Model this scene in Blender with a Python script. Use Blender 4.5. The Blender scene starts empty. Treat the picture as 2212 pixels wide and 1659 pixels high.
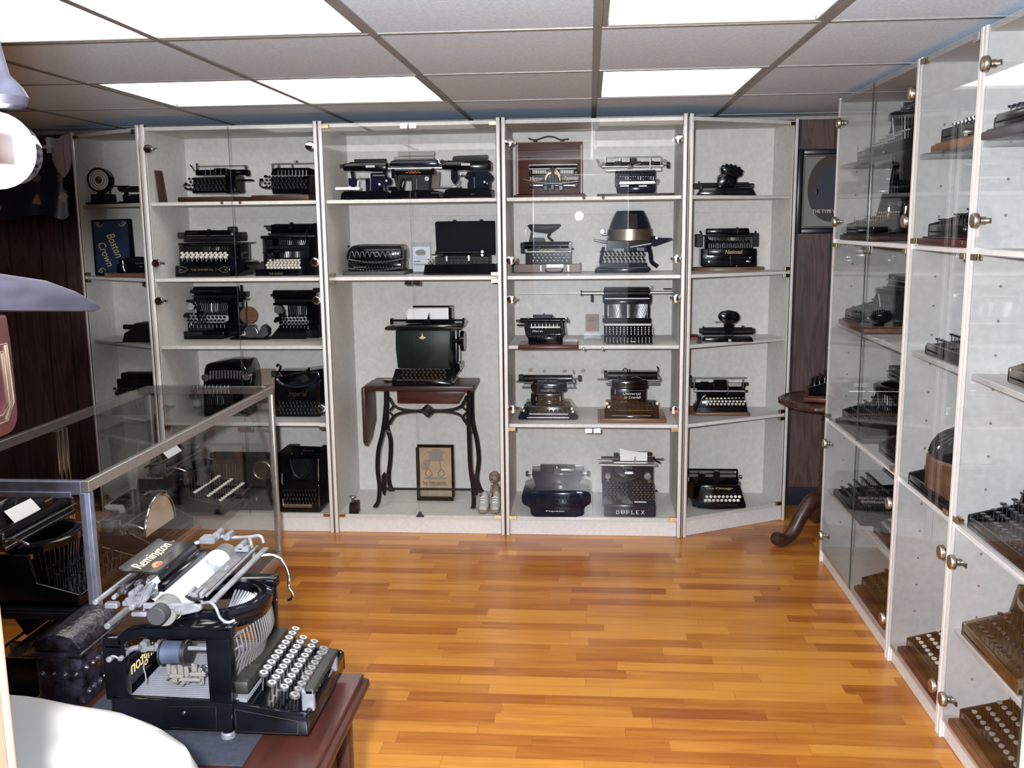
import bpy, bmesh, math, random
from mathutils import Vector, Matrix
random.seed(7)
S = bpy.context.scene
COL = S.collection
PI = math.pi

# ------------------------------------------------------------------ camera, world, light, exposure
IMG_W, IMG_H, FPX = 2212.0, 1659.0, 2062.0
CX, CY = IMG_W/2, IMG_H/2
EYE = Vector((0, 0, 1.585))
DEP = Vector((1273-CX, 483-CY, FPX)).normalized()          # into the room, in camera axes (right, down, forward)
DN = Vector((1248-CX, 13063-CY, FPX)); DN = (DN-DEP*DN.dot(DEP)).normalized()
RT = DN.cross(DEP)
cam = bpy.data.cameras.new('camera'); camo = bpy.data.objects.new('camera', cam); COL.objects.link(camo)
cam.sensor_fit = 'HORIZONTAL'; cam.sensor_width = 36; cam.lens = 36*FPX/IMG_W; cam.clip_start = .02; cam.clip_end = 60
# world axes X=RT, Y=DEP, Z=-DN ; camera local axes x=right, y=up, z=back
camo.matrix_world = Matrix(((RT.x, -RT.y, -RT.z, EYE.x), (DEP.x, -DEP.y, -DEP.z, EYE.y), (-DN.x, DN.y, DN.z, EYE.z), (0, 0, 0, 1)))
S.camera = camo
w = bpy.data.worlds.new('world'); S.world = w; w.use_nodes = True
w.node_tree.nodes['Background'].inputs[0].default_value = (.8, .88, 1, 1)
w.node_tree.nodes['Background'].inputs[1].default_value = .8
def flash(name, loc, power, r):
    l = bpy.data.lights.new(name, 'POINT'); l.energy = power; l.shadow_soft_size = r; l.color = (.93, .96, 1)
    o = bpy.data.objects.new(name, l); o.location = loc; COL.objects.link(o)
FLASH_W, LAMP, EXPO = 330, 3.0, 1.0
flash('camera_flash', (-.10, -.02, 1.66), FLASH_W, .035)
S.view_settings.view_transform = 'Standard'; S.view_settings.look = 'None'; S.view_settings.gamma = 1
S.view_settings.use_curve_mapping = False; S.view_settings.exposure = EXPO
S.cycles.max_bounces = 8; S.cycles.diffuse_bounces = 4; S.cycles.glossy_bounces = 4
S.cycles.transmission_bounces = 4; S.cycles.transparent_max_bounces = 40
S.cycles.caustics_reflective = False; S.cycles.caustics_refractive = False
S.cycles.sample_clamp_indirect = 6

def ray(px, py):
    v = Vector(((px-CX)/FPX, (py-CY)/FPX, 1)); return Vector((v.dot(RT), v.dot(DEP), -v.dot(DN)))
def atY(px, py, y):
    r = ray(px, py); return EYE+r*(y/r.y)
def atZ(px, py, z):
    r = ray(px, py); return EYE+r*((z-EYE.z)/r.z)

# ------------------------------------------------------------------ materials
MATS = {}
def mat(name, col, rough=.5, metal=0, var=0, scale=30, bump=0, coat=0, spec=.5, emit=0, stretch=(1, 1, 1), col2=None, bscale=None, detail=4):
    if name in MATS: return MATS[name]
    m = bpy.data.materials.new(name); m.use_nodes = True; MATS[name] = m
    nt = m.node_tree; b = nt.nodes['Principled BSDF']; N = nt.nodes.new; L = nt.links.new
    b.inputs['Base Color'].default_value = (*col, 1); b.inputs['Roughness'].default_value = rough
    b.inputs['Metallic'].default_value = metal; b.inputs['Coat Weight'].default_value = coat
    b.inputs['Coat Roughness'].default_value = .08; b.inputs['Specular IOR Level'].default_value = spec
    if emit:
        b.inputs['Emission Color'].default_value = (*col, 1); b.inputs['Emission Strength'].default_value = emit
    if var or bump or col2:
        tc = N('ShaderNodeTexCoord'); mp = N('ShaderNodeMapping'); mp.inputs['Scale'].default_value = stretch
        L(tc.outputs['Object'], mp.inputs['Vector'])
        nz = N('ShaderNodeTexNoise'); nz.inputs['Scale'].default_value = scale; nz.inputs['Detail'].default_value = detail
        L(mp.outputs[0], nz.inputs['Vector'])
        if var or col2:
            rp = N('ShaderNodeValToRGB'); c2 = col2 or tuple(c*(1-var) for c in col)
            c1 = col if col2 else tuple(min(1, c*(1+var)) for c in col)
            rp.color_ramp.elements[0].position = .34; rp.color_ramp.elements[1].position = .66
            rp.color_ramp.elements[0].color = (*c2, 1); rp.color_ramp.elements[1].color = (*c1, 1)
            L(nz.outputs['Fac'], rp.inputs['Fac']); L(rp.outputs['Color'], b.inputs['Base Color'])
        if bump:
            n2 = nz
            if bscale:
                n2 = N('ShaderNodeTexNoise'); n2.inputs['Scale'].default_value = bscale; L(mp.outputs[0], n2.inputs['Vector'])
            bp = N('ShaderNodeBump'); bp.inputs['Strength'].default_value = bump; bp.inputs['Distance'].default_value = .003
            L(n2.outputs['Fac'], bp.inputs['Height']); L(bp.outputs['Normal'], b.inputs['Normal'])
    return m
BLK = mat('black enamel', (.0022, .0026, .0042), .11, var=.5, scale=14, spec=.32)
DULL = mat('dull black iron', (.006, .006, .008), .4, var=.4, scale=30, bump=.1, spec=.2)
NAVY = mat('blue black enamel', (.007, .010, .022), .11, var=.3, scale=18, spec=.32)
GRN = mat('dark green black enamel', (.006, .012, .010), .4, var=.5, scale=9, spec=.25)
STL = mat('steel', (.55, .56, .6), .28, 1, var=.15, scale=60)
DST = mat('dark steel', (.20, .20, .22), .35, 1, var=.3, scale=50)
DUST = mat('dusty nickel', (.21, .21, .23), .45, .55, var=.25, scale=45)
CHR = mat('chrome', (.82, .82, .84), .08, 1)
TRIMM = mat('dark chrome strip', (.33, .32, .31), .12, 1)
BRS = mat('brass', (.55, .42, .24), .3, 1, var=.2, scale=30)
BRZ = mat('bronze', (.28, .22, .16), .3, 1, var=.2, scale=20)
GOLD = mat('gold paint', (.62, .46, .22), .45)
DIMG = mat('worn gold paint', (.16, .115, .06), .5)
SILV = mat('silver paint', (.72, .72, .70), .4)
ORNG = mat('orange decal', (.55, .13, .04), .5)
KEYW = mat('ivory key', (.80, .76, .68), .35)
KEYB = mat('black key', (.012, .012, .015), .2, spec=.4)
KEYG = mat('glass key', (.33, .32, .30), .15, coat=.8)
PAP = mat('white paper', (.85, .86, .88), .7)
GPAP = mat('grey paper', (.30, .30, .28), .6)
TAN = mat('aged paper', (.47, .36, .25), .8, var=.12, scale=8)
CARD = mat('kraft card', (.33, .24, .18), .8)
INK = mat('ink', (.03, .027, .025), .7)
INKG = mat('grey ink', (.22, .2, .19), .7)
WOOD = mat('dark walnut', (.045, .019, .013), .35, var=.4, scale=7, stretch=(1, 6, 6), spec=.35)
MAHO = mat('mahogany', (.075, .021, .015), .3, var=.35, scale=6, stretch=(1, 5, 8), spec=.3)
OAKR = mat('brown board', (.17, .075, .04), .4, var=.3, scale=8, stretch=(1, 6, 6))
DESK = mat('red brown desk wood', (.036, .0095, .0065), .34, var=.35, scale=6, stretch=(6, 1, 6), bump=.06, coat=.2)
GBRD = mat('grey board', (.06, .058, .065), .6, var=.2, scale=10)
FELT = mat('blue black felt', (.011, .013, .022), .95, var=.3, scale=90, bump=.4)
LAM = mat('white laminate', (.64, .62, .61), .45, var=.05, scale=60)
LAMI = mat('speckled grey laminate', (.66, .635, .615), .5, var=.06, scale=45, detail=8)
LAME = mat('laminate edge', (.70, .67, .65), .4, var=.03, scale=40)
LAMP_FR = mat('grid metal', (.30, .29, .28), .45, .3, var=.1, scale=40)
ALU = mat('aluminium', (.52, .49, .47), .38, .85, var=.08, scale=80)
ALUB = mat('bluish aluminium', (.33, .37, .50), .4, .8, var=.15, scale=40)
RED = mat('red enamel', (.35, .02, .02), .3)
WHT = mat('white leather', (.50, .48, .455), .6, var=.06, scale=40)
SOLE = mat('tan sole', (.26, .21, .155), .7)
PLSH = mat('tan plush', (.30, .21, .15), .95, var=.3, scale=120, bump=.6)
CLOTH = mat('cream cloth', (.29, .268, .24), .9, var=.03, scale=5, bump=.12, bscale=7)
JAMB = mat('peach painted wood', (.20, .125, .08), .5, var=.06, scale=20)
TAPE = mat('old tape residue', (.42, .36, .28), .7, var=.2, scale=40)
RUB = mat('rubber', (.02, .02, .022), .7)
BASEB = mat('dark vinyl base', (.012, .013, .02), .5)
CAPM = mat('mauve grey twill', (.33, .27, .28), .9, var=.1, scale=60, bump=.2)
BLADE = mat('worn grey wood', (.032, .030, .042), .4, var=.35, scale=9, stretch=(4, 1, 4))
CREAM = mat('dial cream', (.55, .52, .46), .5)
def glassm(name, tint, f=1.0):
    m = bpy.data.materials.new(name); m.use_nodes = True; nt = m.node_tree; N = nt.nodes.new; L = nt.links.new
    nt.nodes.remove(nt.nodes['Principled BSDF'])
    t = N('ShaderNodeBsdfTransparent'); t.inputs[0].default_value = (*tint, 1)
    g = N('ShaderNodeBsdfGlossy'); g.inputs['Roughness'].default_value = 0; g.inputs[0].default_value = (f, f, f, 1)
    fr = N('ShaderNodeFresnel'); ge = N('ShaderNodeNewGeometry')   # a thin pane: the same share reflects from both of its faces
    ir = N('ShaderNodeMix'); ir.inputs[2].default_value = 1.45; ir.inputs[3].default_value = 1/1.45
    L(ge.outputs['Backfacing'], ir.inputs[0]); L(ir.outputs[0], fr.inputs[0])
    mx = N('ShaderNodeMixShader'); L(fr.outputs[0], mx.inputs[0]); L(t.outputs[0], mx.inputs[1]); L(g.outputs[0], mx.inputs[2])
    L(mx.outputs[0], nt.nodes['Material Output'].inputs[0]); MATS[name] = m; return m
GLS = glassm('clear pane', (.985, .99, .985), .45)
GLST = glassm('grey tinted pane', (.95, .96, .965), .5)
ACR = glassm('clear acrylic', (.96, .97, .99))
GEDGE = mat('glass edge', (.045, .06, .055), .2)
CHAMP = mat('champagne metal', (.46, .41, .34), .32, 1)
def wood_floor():
    m = bpy.data.materials.new('laminate strip floor'); m.use_nodes = True; nt = m.node_tree; N = nt.nodes.new; L = nt.links.new
    b = nt.nodes['Principled BSDF']; tc = N('ShaderNodeTexCoord'); sp = N('ShaderNodeSeparateXYZ'); L(tc.outputs['Object'], sp.inputs[0])
    def M(op, a, c=None):
        n = N('ShaderNodeMath'); n.operation = op
        for i, v in enumerate((a, c)):
            if v is None: continue
            if isinstance(v, (int, float)): n.inputs[i].default_value = v
            else: L(v, n.inputs[i])
        return n.outputs[0]
    ry = M('DIVIDE', sp.outputs['Y'], .066); row = M('FLOOR', ry)
    wn = N('ShaderNodeTexWhiteNoise'); wn.noise_dimensions = '1D'; L(row, wn.inputs['W'])
    ln = M('ADD', M('MULTIPLY', wn.outputs['Value'], .12), .40)
    rx = M('ADD', M('DIVIDE', sp.outputs['X'], ln), M('MULTIPLY', wn.outputs['Value'], 17.3)); colm = M('FLOOR', rx)
    cv = N('ShaderNodeCombineXYZ'); L(row, cv.inputs[0]); L(colm, cv.inputs[1])
    w2 = N('ShaderNodeTexWhiteNoise'); w2.noise_dimensions = '2D'; L(cv.outputs[0], w2.inputs['Vector'])
    # grain: noise stretched along the strip, shifted per strip
    gv = N('ShaderNodeCombineXYZ'); L(M('ADD', M('MULTIPLY', sp.outputs['X'], 2.2), M('MULTIPLY', w2.outputs['Value'], 60)), gv.inputs[0])
    L(M('MULTIPLY', sp.outputs['Y'], 26), gv.inputs[1]); L(M('MULTIPLY', w2.outputs['Value'], 30), gv.inputs[2])
    nz = N('ShaderNodeTexNoise'); nz.inputs['Scale'].default_value = 1.6; nz.inputs['Detail'].default_value = 5; nz.inputs['Distortion'].default_value = .6
    L(gv.outputs[0], nz.inputs['Vector'])
    fac = M('ADD', M('MULTIPLY', w2.outputs['Value'], .60), M('MULTIPLY', nz.outputs['Fac'], .78))
    rp = N('ShaderNodeValToRGB'); cr = rp.color_ramp
    cr.elements[0].position = .22; cr.elements[0].color = (.20, .043, .006, 1)
    cr.elements[1].position = .93; cr.elements[1].color = (.50, .205, .028, 1)
    e = cr.elements.new(.52); e.color = (.33, .102, .010, 1)
    L(fac, rp.inputs['Fac'])
    fx = M('FRACT', rx); fy = M('FRACT', ry)
    edge = M('MAXIMUM', M('LESS_THAN', fy, .025), M('LESS_THAN', fx, .004))
    mx = N('ShaderNodeMixRGB'); mx.inputs[2].default_value = (.16, .045, .01, 1); L(M('MULTIPLY', edge, .55), mx.inputs[0]); L(rp.outputs[0], mx.inputs[1])
    L(mx.outputs[0], b.inputs['Base Color']); b.inputs['Roughness'].default_value = .3
    b.inputs['Coat Weight'].default_value = .15; b.inputs['Coat Roughness'].default_value = .14
    return m
def panel_wall():
    m = bpy.data.materials.new('dark wood panelling'); m.use_nodes = True; nt = m.node_tree; N = nt.nodes.new; L = nt.links.new
    b = nt.nodes['Principled BSDF']; tc = N('ShaderNodeTexCoord'); mp = N('ShaderNodeMapping'); mp.inputs['Scale'].default_value = (9, 9, 1.1)
    L(tc.outputs['Object'], mp.inputs[0])
    nz = N('ShaderNodeTexNoise'); nz.inputs['Scale'].default_value = 1.6; nz.inputs['Detail'].default_value = 2; nz.inputs['Distortion'].default_value = 1.2; L(mp.outputs[0], nz.inputs['Vector'])
    mm = N('ShaderNodeMath'); mm.operation = 'MULTIPLY'; mm.inputs[1].default_value = 9; L(nz.outputs['Fac'], mm.inputs[0])
    fr = N('ShaderNodeMath'); fr.operation = 'PINGPONG'; fr.inputs[1].default_value = 1; L(mm.outputs[0], fr.inputs[0])
    rp = N('ShaderNodeValToRGB'); rp.color_ramp.elements[0].color = (.05, .025, .023, 1); rp.color_ramp.elements[1].color = (.105, .057, .051, 1); L(fr.outputs[0], rp.inputs[0])
    L(rp.outputs[0], b.inputs['Base Color']); b.inputs['Roughness'].default_value = .45
    return m
def tile_mat():
    m = bpy.data.materials.new('mottled ceiling tile'); m.use_nodes = True; nt = m.node_tree; N = nt.nodes.new; L = nt.links.new
    b = nt.nodes['Principled BSDF']; tc = N('ShaderNodeTexCoord')
    n1 = N('ShaderNodeTexNoise'); n1.inputs['Scale'].default_value = 120; n1.inputs['Detail'].default_value = 6; L(tc.outputs['Object'], n1.inputs[0])
    rp = N('ShaderNodeValToRGB'); rp.color_ramp.elements[0].position = .36; rp.color_ramp.elements[0].color = (.60, .74, .96, 1)
    rp.color_ramp.elements[1].position = .62; rp.color_ramp.elements[1].color = (.72, .88, 1.0, 1); L(n1.outputs['Fac'], rp.inputs[0])
    L(rp.outputs[0], b.inputs['Base Color']); b.inputs['Roughness'].default_value = .9
    bp = N('ShaderNodeBump'); bp.inputs['Strength'].default_value = .25; bp.inputs['Distance'].default_value = .002
    L(n1.outputs['Fac'], bp.inputs['Height']); L(bp.outputs[0], b.inputs['Normal'])
    return m
FLOORM, PANEL, TILE = wood_floor(), panel_wall(), tile_mat()

# ------------------------------------------------------------------ mesh helpers
def link(name, bm, m, parent=None, origin=None, smooth=True):
    if smooth:
        for f in bm.faces: f.smooth = True
        for e in bm.edges:
            if len(e.link_faces) == 2 and e.calc_face_angle(0) > .6: e.smooth = False
    me = bpy.data.meshes.new(name)
    off = Vector((0, 0, 0))
    if parent is not None: off = wloc(parent)
    elif origin is not None: off = Vector(origin)
    if off.length > 0: bmesh.ops.translate(bm, verts=bm.verts, vec=-off)
    bm.to_mesh(me); bm.free()
    for mm in (m if isinstance(m, (list, tuple)) else [m]): me.materials.append(mm)
    o = bpy.data.objects.new(name, me); COL.objects.link(o)
    if parent is not None: o.parent = parent
    elif origin is not None: o.location = origin
    return o
def wloc(o):
    v = Vector(o.location)
    while o.parent: o = o.parent; v += o.location
    return v
def empty(name, loc, label, cat, group=None):
    o = bpy.data.objects.new(name, None); COL.objects.link(o); o.location = loc; o.empty_display_size = .05
    return tag(o, label, cat, group)
def tag(o, label, cat, group=None, kind=None):
    o['label'] = label; o['category'] = cat
    if group: o['group'] = group
    if kind: o['kind'] = kind
    return o
def struct(name, bm, m, label=None):
    o = link(name, bm, m); o['kind'] = 'structure'; o['label'] = label or name.replace('_', ' '); o['category'] = name.split('_')[0]; return o
def bevel(bm, vs, r):
    if r <= 0: return
    es = list({e for v in vs for e in v.link_edges})
    try: bmesh.ops.bevel(bm, geom=es, offset=r, offset_type='OFFSET', segments=1 if r < .003 else 2, profile=.5, affect='EDGES', clamp_overlap=True)
    except Exception: pass
def prism(bm, pts, a, b, bev=0, mi=0):
    """closed solid between two matched loops of points"""
    n = len(pts); va = [bm.verts.new(a(p)) for p in pts]; vb = [bm.verts.new(b(p)) for p in pts]
    fs = [bm.faces.new(va), bm.faces.new(vb[::-1])]
    for i in range(n): fs.append(bm.faces.new((va[i], vb[i], vb[(i+1) % n], va[(i+1) % n])))
    for f in fs: f.material_index = mi
    bmesh.ops.recalc_face_normals(bm, faces=fs)
    bevel(bm, va+vb, bev)
def plan(bm, pts, z0, z1, bev=0, mi=0): prism(bm, pts, lambda p: (p[0], p[1], z0), lambda p: (p[0], p[1], z1), bev, mi)
def box(bm, x0, x1, y0, y1, z0, z1, bev=0, mi=0): plan(bm, [(x0, y0), (x1, y0), (x1, y1), (x0, y1)], z0, z1, bev, mi)
def cyl(bm, a, b, r, r2=None, n=16, mi=0, bev=0):
    a, b = Vector(a), Vector(b); d = (b-a); r2 = r if r2 is None else r2
    q = d.to_track_quat('Z', 'Y'); cs = [(math.cos(2*PI*i/n), math.sin(2*PI*i/n)) for i in range(n)]
    prism(bm, cs, lambda c: a+q @ Vector((c[0]*r, c[1]*r, 0)), lambda c: b+q @ Vector((c[0]*r2, c[1]*r2, 0)), bev, mi)
def tube(bm, pts, r, n=8, mi=0, closed=False):
    pts = [Vector(p) for p in pts]; rings = []; k = len(pts)
    for i, p in enumerate(pts):
        t = (pts[(i+1) % k]-pts[i-1]) if closed else (pts[min(i+1, k-1)]-pts[max(i-1, 0)])
        if t.length < 1e-9: t = Vector((0, 0, 1))
        q = t.to_track_quat('Z', 'Y'); rr = r[i] if isinstance(r, (list, tuple)) else r
        if rings:   # keep the frames from twisting
            pass
        rings.append([bm.verts.new(p+q @ Vector((math.cos(2*PI*j/n)*rr, math.sin(2*PI*j/n)*rr, 0))) for j in range(n)])
    fs = []
    for i in range(k if closed else k-1):
        A, B = rings[i], rings[(i+1) % k]
        s = min(range(n), key=lambda s: sum((A[j].co-B[(j+s) % n].co).length for j in range(n)))
        for j in range(n): fs.append(bm.faces.new((A[j], A[(j+1) % n], B[(j+1+s) % n], B[(j+s) % n])))
    if not closed: fs += [bm.faces.new(rings[0][::-1]), bm.faces.new(rings[-1])]
    for f in fs: f.material_index = mi
    bmesh.ops.recalc_face_normals(bm, faces=fs)
def spline(pts, k=6):
    P = [Vector(p) for p in pts]; out = []
    for i in range(len(P)-1):
        p0, p1, p2, p3 = P[max(i-1, 0)], P[i], P[i+1], P[min(i+2, len(P)-1)]
        for j in range(k):
            t = j/k; out.append(.5*((2*p1)+(p2-p0)*t+(2*p0-5*p1+4*p2-p3)*t*t+(3*p1-p0-3*p2+p3)*t**3))
    return out+[P[-1]]
def lathe(bm, c, prof, n=24, mi=0, sx=1, sy=1, axis='Z'):
    """prof: (z, r) from bottom to top about a vertical axis through c"""
    c = Vector(c); rings = []
    for z, r in prof:
        if axis == 'Z': rings.append([bm.verts.new(c+Vector((math.cos(2*PI*j/n)*r*sx, math.sin(2*PI*j/n)*r*sy, z))) for j in range(n)])
        else: rings.append([bm.verts.new(c+Vector((math.cos(2*PI*j/n)*r*sx, z, math.sin(2*PI*j/n)*r*sy))) for j in range(n)])
    fs = []
    for A, B in zip(rings, rings[1:]):
        for j in range(n): fs.append(bm.faces.new((A[j], A[(j+1) % n], B[(j+1) % n], B[j])))
    fs += [bm.faces.new(rings[0][::-1]), bm.faces.new(rings[-1])]
    for f in fs: f.material_index = mi
    bmesh.ops.recalc_face_normals(bm, faces=fs)
def NB(): return bmesh.new()
def textbm(bm, s, frame, w_, h_, shear=0, depth=.0006):
    """lettering fitted to w_ x h_, standing on frame(u, v, n): u along the line, v up, n outwards"""
    cu = bpy.data.curves.new('t', 'FONT'); cu.body = s; cu.extrude = .02; cu.shear = shear; cu.resolution_u = 3
    ob = bpy.data.objects.new('t', cu); me = bpy.data.meshes.new_from_object(ob)
    co = [v.co.copy() for v in me.vertices]
    if not co: return
    x0, x1 = min(c.x for c in co), max(c.x for c in co); y0, y1 = min(c.y for c in co), max(c.y for c in co)
    vs = [bm.verts.new(frame((c.x-x0)/(x1-x0)*w_-w_/2, (c.y-y0)/(y1-y0)*h_-h_/2, depth if c.z > 0 else 0)) for c in co]
    for p in me.polygons:
        try: bm.faces.new([vs[i] for i in p.vertices])
        except ValueError: pass
    bmesh.ops.recalc_face_normals(bm, faces=bm.faces)
    bpy.data.objects.remove(ob); bpy.data.curves.remove(cu); bpy.data.meshes.remove(me)

# ------------------------------------------------------------------ the room
ZC, YB, XL, XR, YF = 2.136, 5.337, -3.45, 1.62, .72
b = NB(); box(b, XL-.1, XR+.1, .65, YB+.1, -.06, 0); struct('floor', b, FLOORM, 'orange brown strip laminate floor')
b = NB(); box(b, XL-.1, XR+.1, -1.2, .65, -.06, 0); struct('floor_2', b, mat('added dark floor', (.07, .068, .07), .95, var=.3, scale=90, bump=.3), 'unseen floor of the next room, made dark to dull reflections')  # out of view; dark tone added to cut orange glare in the panes
TX = [-3.205, -2.56, -1.915, -1.268, -.625, .022, .655, 1.30]; TY = [.52, 1.30, 2.08, 2.862, 3.642, 4.422, 5.20]
LIGHTS = [(-1.915, -.625, 2.08, 2.862), (-1.915, -.625, 3.642, 4.422), (.022, .655, 2.08, 2.862), (.022, .655, 3.642, 4.422)]
b = NB()   # tiles leave the lamp openings free
xs = [XL]+TX+[XR]; ys = [-1.2]+TY+[YB]
for i in range(len(xs)-1):
    for j in range(len(ys)-1):
        mx, my = (xs[i]+xs[i+1])/2, (ys[j]+ys[j+1])/2
        if any(a < mx < c and d < my < e for a, c, d, e in LIGHTS): continue
        box(b, xs[i], xs[i+1], ys[j], ys[j+1], ZC, ZC+.02)
struct('ceiling', b, TILE, 'suspended ceiling of mottled grey tiles')
b = NB()
for x in TX: box(b, x-.0125, x+.0125, -1.2, YB, ZC-.004, ZC+.001)
for y in TY: box(b, XL, XR, y-.0115, y+.0115, ZC-.0035, ZC+.001)
struct('trim_1', b, LAMP_FR, 'metal grid bars of the suspended ceiling')
b = NB(); box(b, XL, XR, -1.2, YB, ZC+.16, ZC+.2); struct('ceiling_2', b, TILE, 'slab above the suspended ceiling')
b = NB(); n = 44
# vertical boards with dark v-grooves
W0 = XL
gr = [.10, .19, .14, .22, .12, .18]; x = XL; k = 0
while x < XR-.02:
    x2 = min(XR, x+gr[k % 6]); k += 1
    box(b, x+.004, x2-.004, YB, YB+.03, 0, ZC+.15); x = x2
box(b, XL, XR, YB+.016, YB+.1, 0, ZC+.15, 0, 1)
struct('wall_back', b, [PANEL, BASEB], 'dark wood panelled back wall')
b = NB(); box(b, XL-.1, XL, -1.2, YB+.1, 0, ZC+.15); struct('wall_left', b, PANEL)
b = NB(); box(b, XR, XR+.1, -1.2, YB+.1, 0, ZC+.15); struct('wall_right', b, PANEL)
b = NB(); box(b, XL, -.56, .58, YF, 0, ZC+.15); box(b, .41, XR, .58, YF, 0, ZC+.15); box(b, -.56, .41, .58, YF, 2.02, ZC+.15)
struct('wall_front', b, PANEL)
b = NB(); box(b, XL, XR, YB-.014, YB, 0, .105, .004); struct('baseboard_back', b, BASEB, 'dark baseboard along the back wall')
b = NB(); box(b, XL, XR, YB-.02, YB, ZC-.022, ZC-.003, .002); struct('trim_2', b, LAMP_FR, 'metal angle where ceiling meets the back wall')
for nm, x0, x1 in (('door_1', -.575, -.507), ('door_2', .3487, .41)):
    b = NB(); box(b, x0, x1, .57, .735, 0, 2.02, .004)
    # a rounded stop bead on the casing
    xe = x1-.02 if x0 < 0 else x0
    box(b, xe, xe+.02, .735, .747, 0, 2.02, .004)
    struct(nm, b, JAMB, 'peach coloured door jamb')

DIFF = bpy.data.materials.new('lit diffuser'); DIFF.use_nodes = True
_p = DIFF.node_tree.nodes['Principled BSDF']; _p.inputs['Base Color'].default_value = (.9, .9, .88, 1)
_p.inputs['Emission Color'].default_value = (1, .97, .93, 1); _p.inputs['Emission Strength'].default_value = LAMP
LL = ['lit ceiling panel above the glass counter, largest in the top left', 'lit ceiling panel in front of the left cabinets',
      'lit ceiling panel at the top edge right of centre', 'lit small ceiling panel in front of the right end of the cabinet wall']
for (x0, x1, y0, y1), lab in zip(LIGHTS, LL):
    r = empty('ceiling_light', ((x0+x1)/2, (y0+y1)/2, ZC), lab, 'ceiling light', 'fluorescent ceiling panels')
    b = NB()
    for a in ((x0+.012, x0+.03, y0+.012, y1-.012), (x1-.03, x1-.012, y0+.012, y1-.012), (x0+.03, x1-.03, y0+.012, y0+.028), (x0+.03, x1-.03, y1-.028, y1-.012)):
        box(b, *a, ZC-.002, ZC+.05, .002)
    link('frame', b, LAMP_FR, r)
    b = NB(); box(b, x0+.03, x1-.03, y0+.028, y1-.028, ZC+.012, ZC+.02); link('diffuser', b, DIFF, r)
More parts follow.
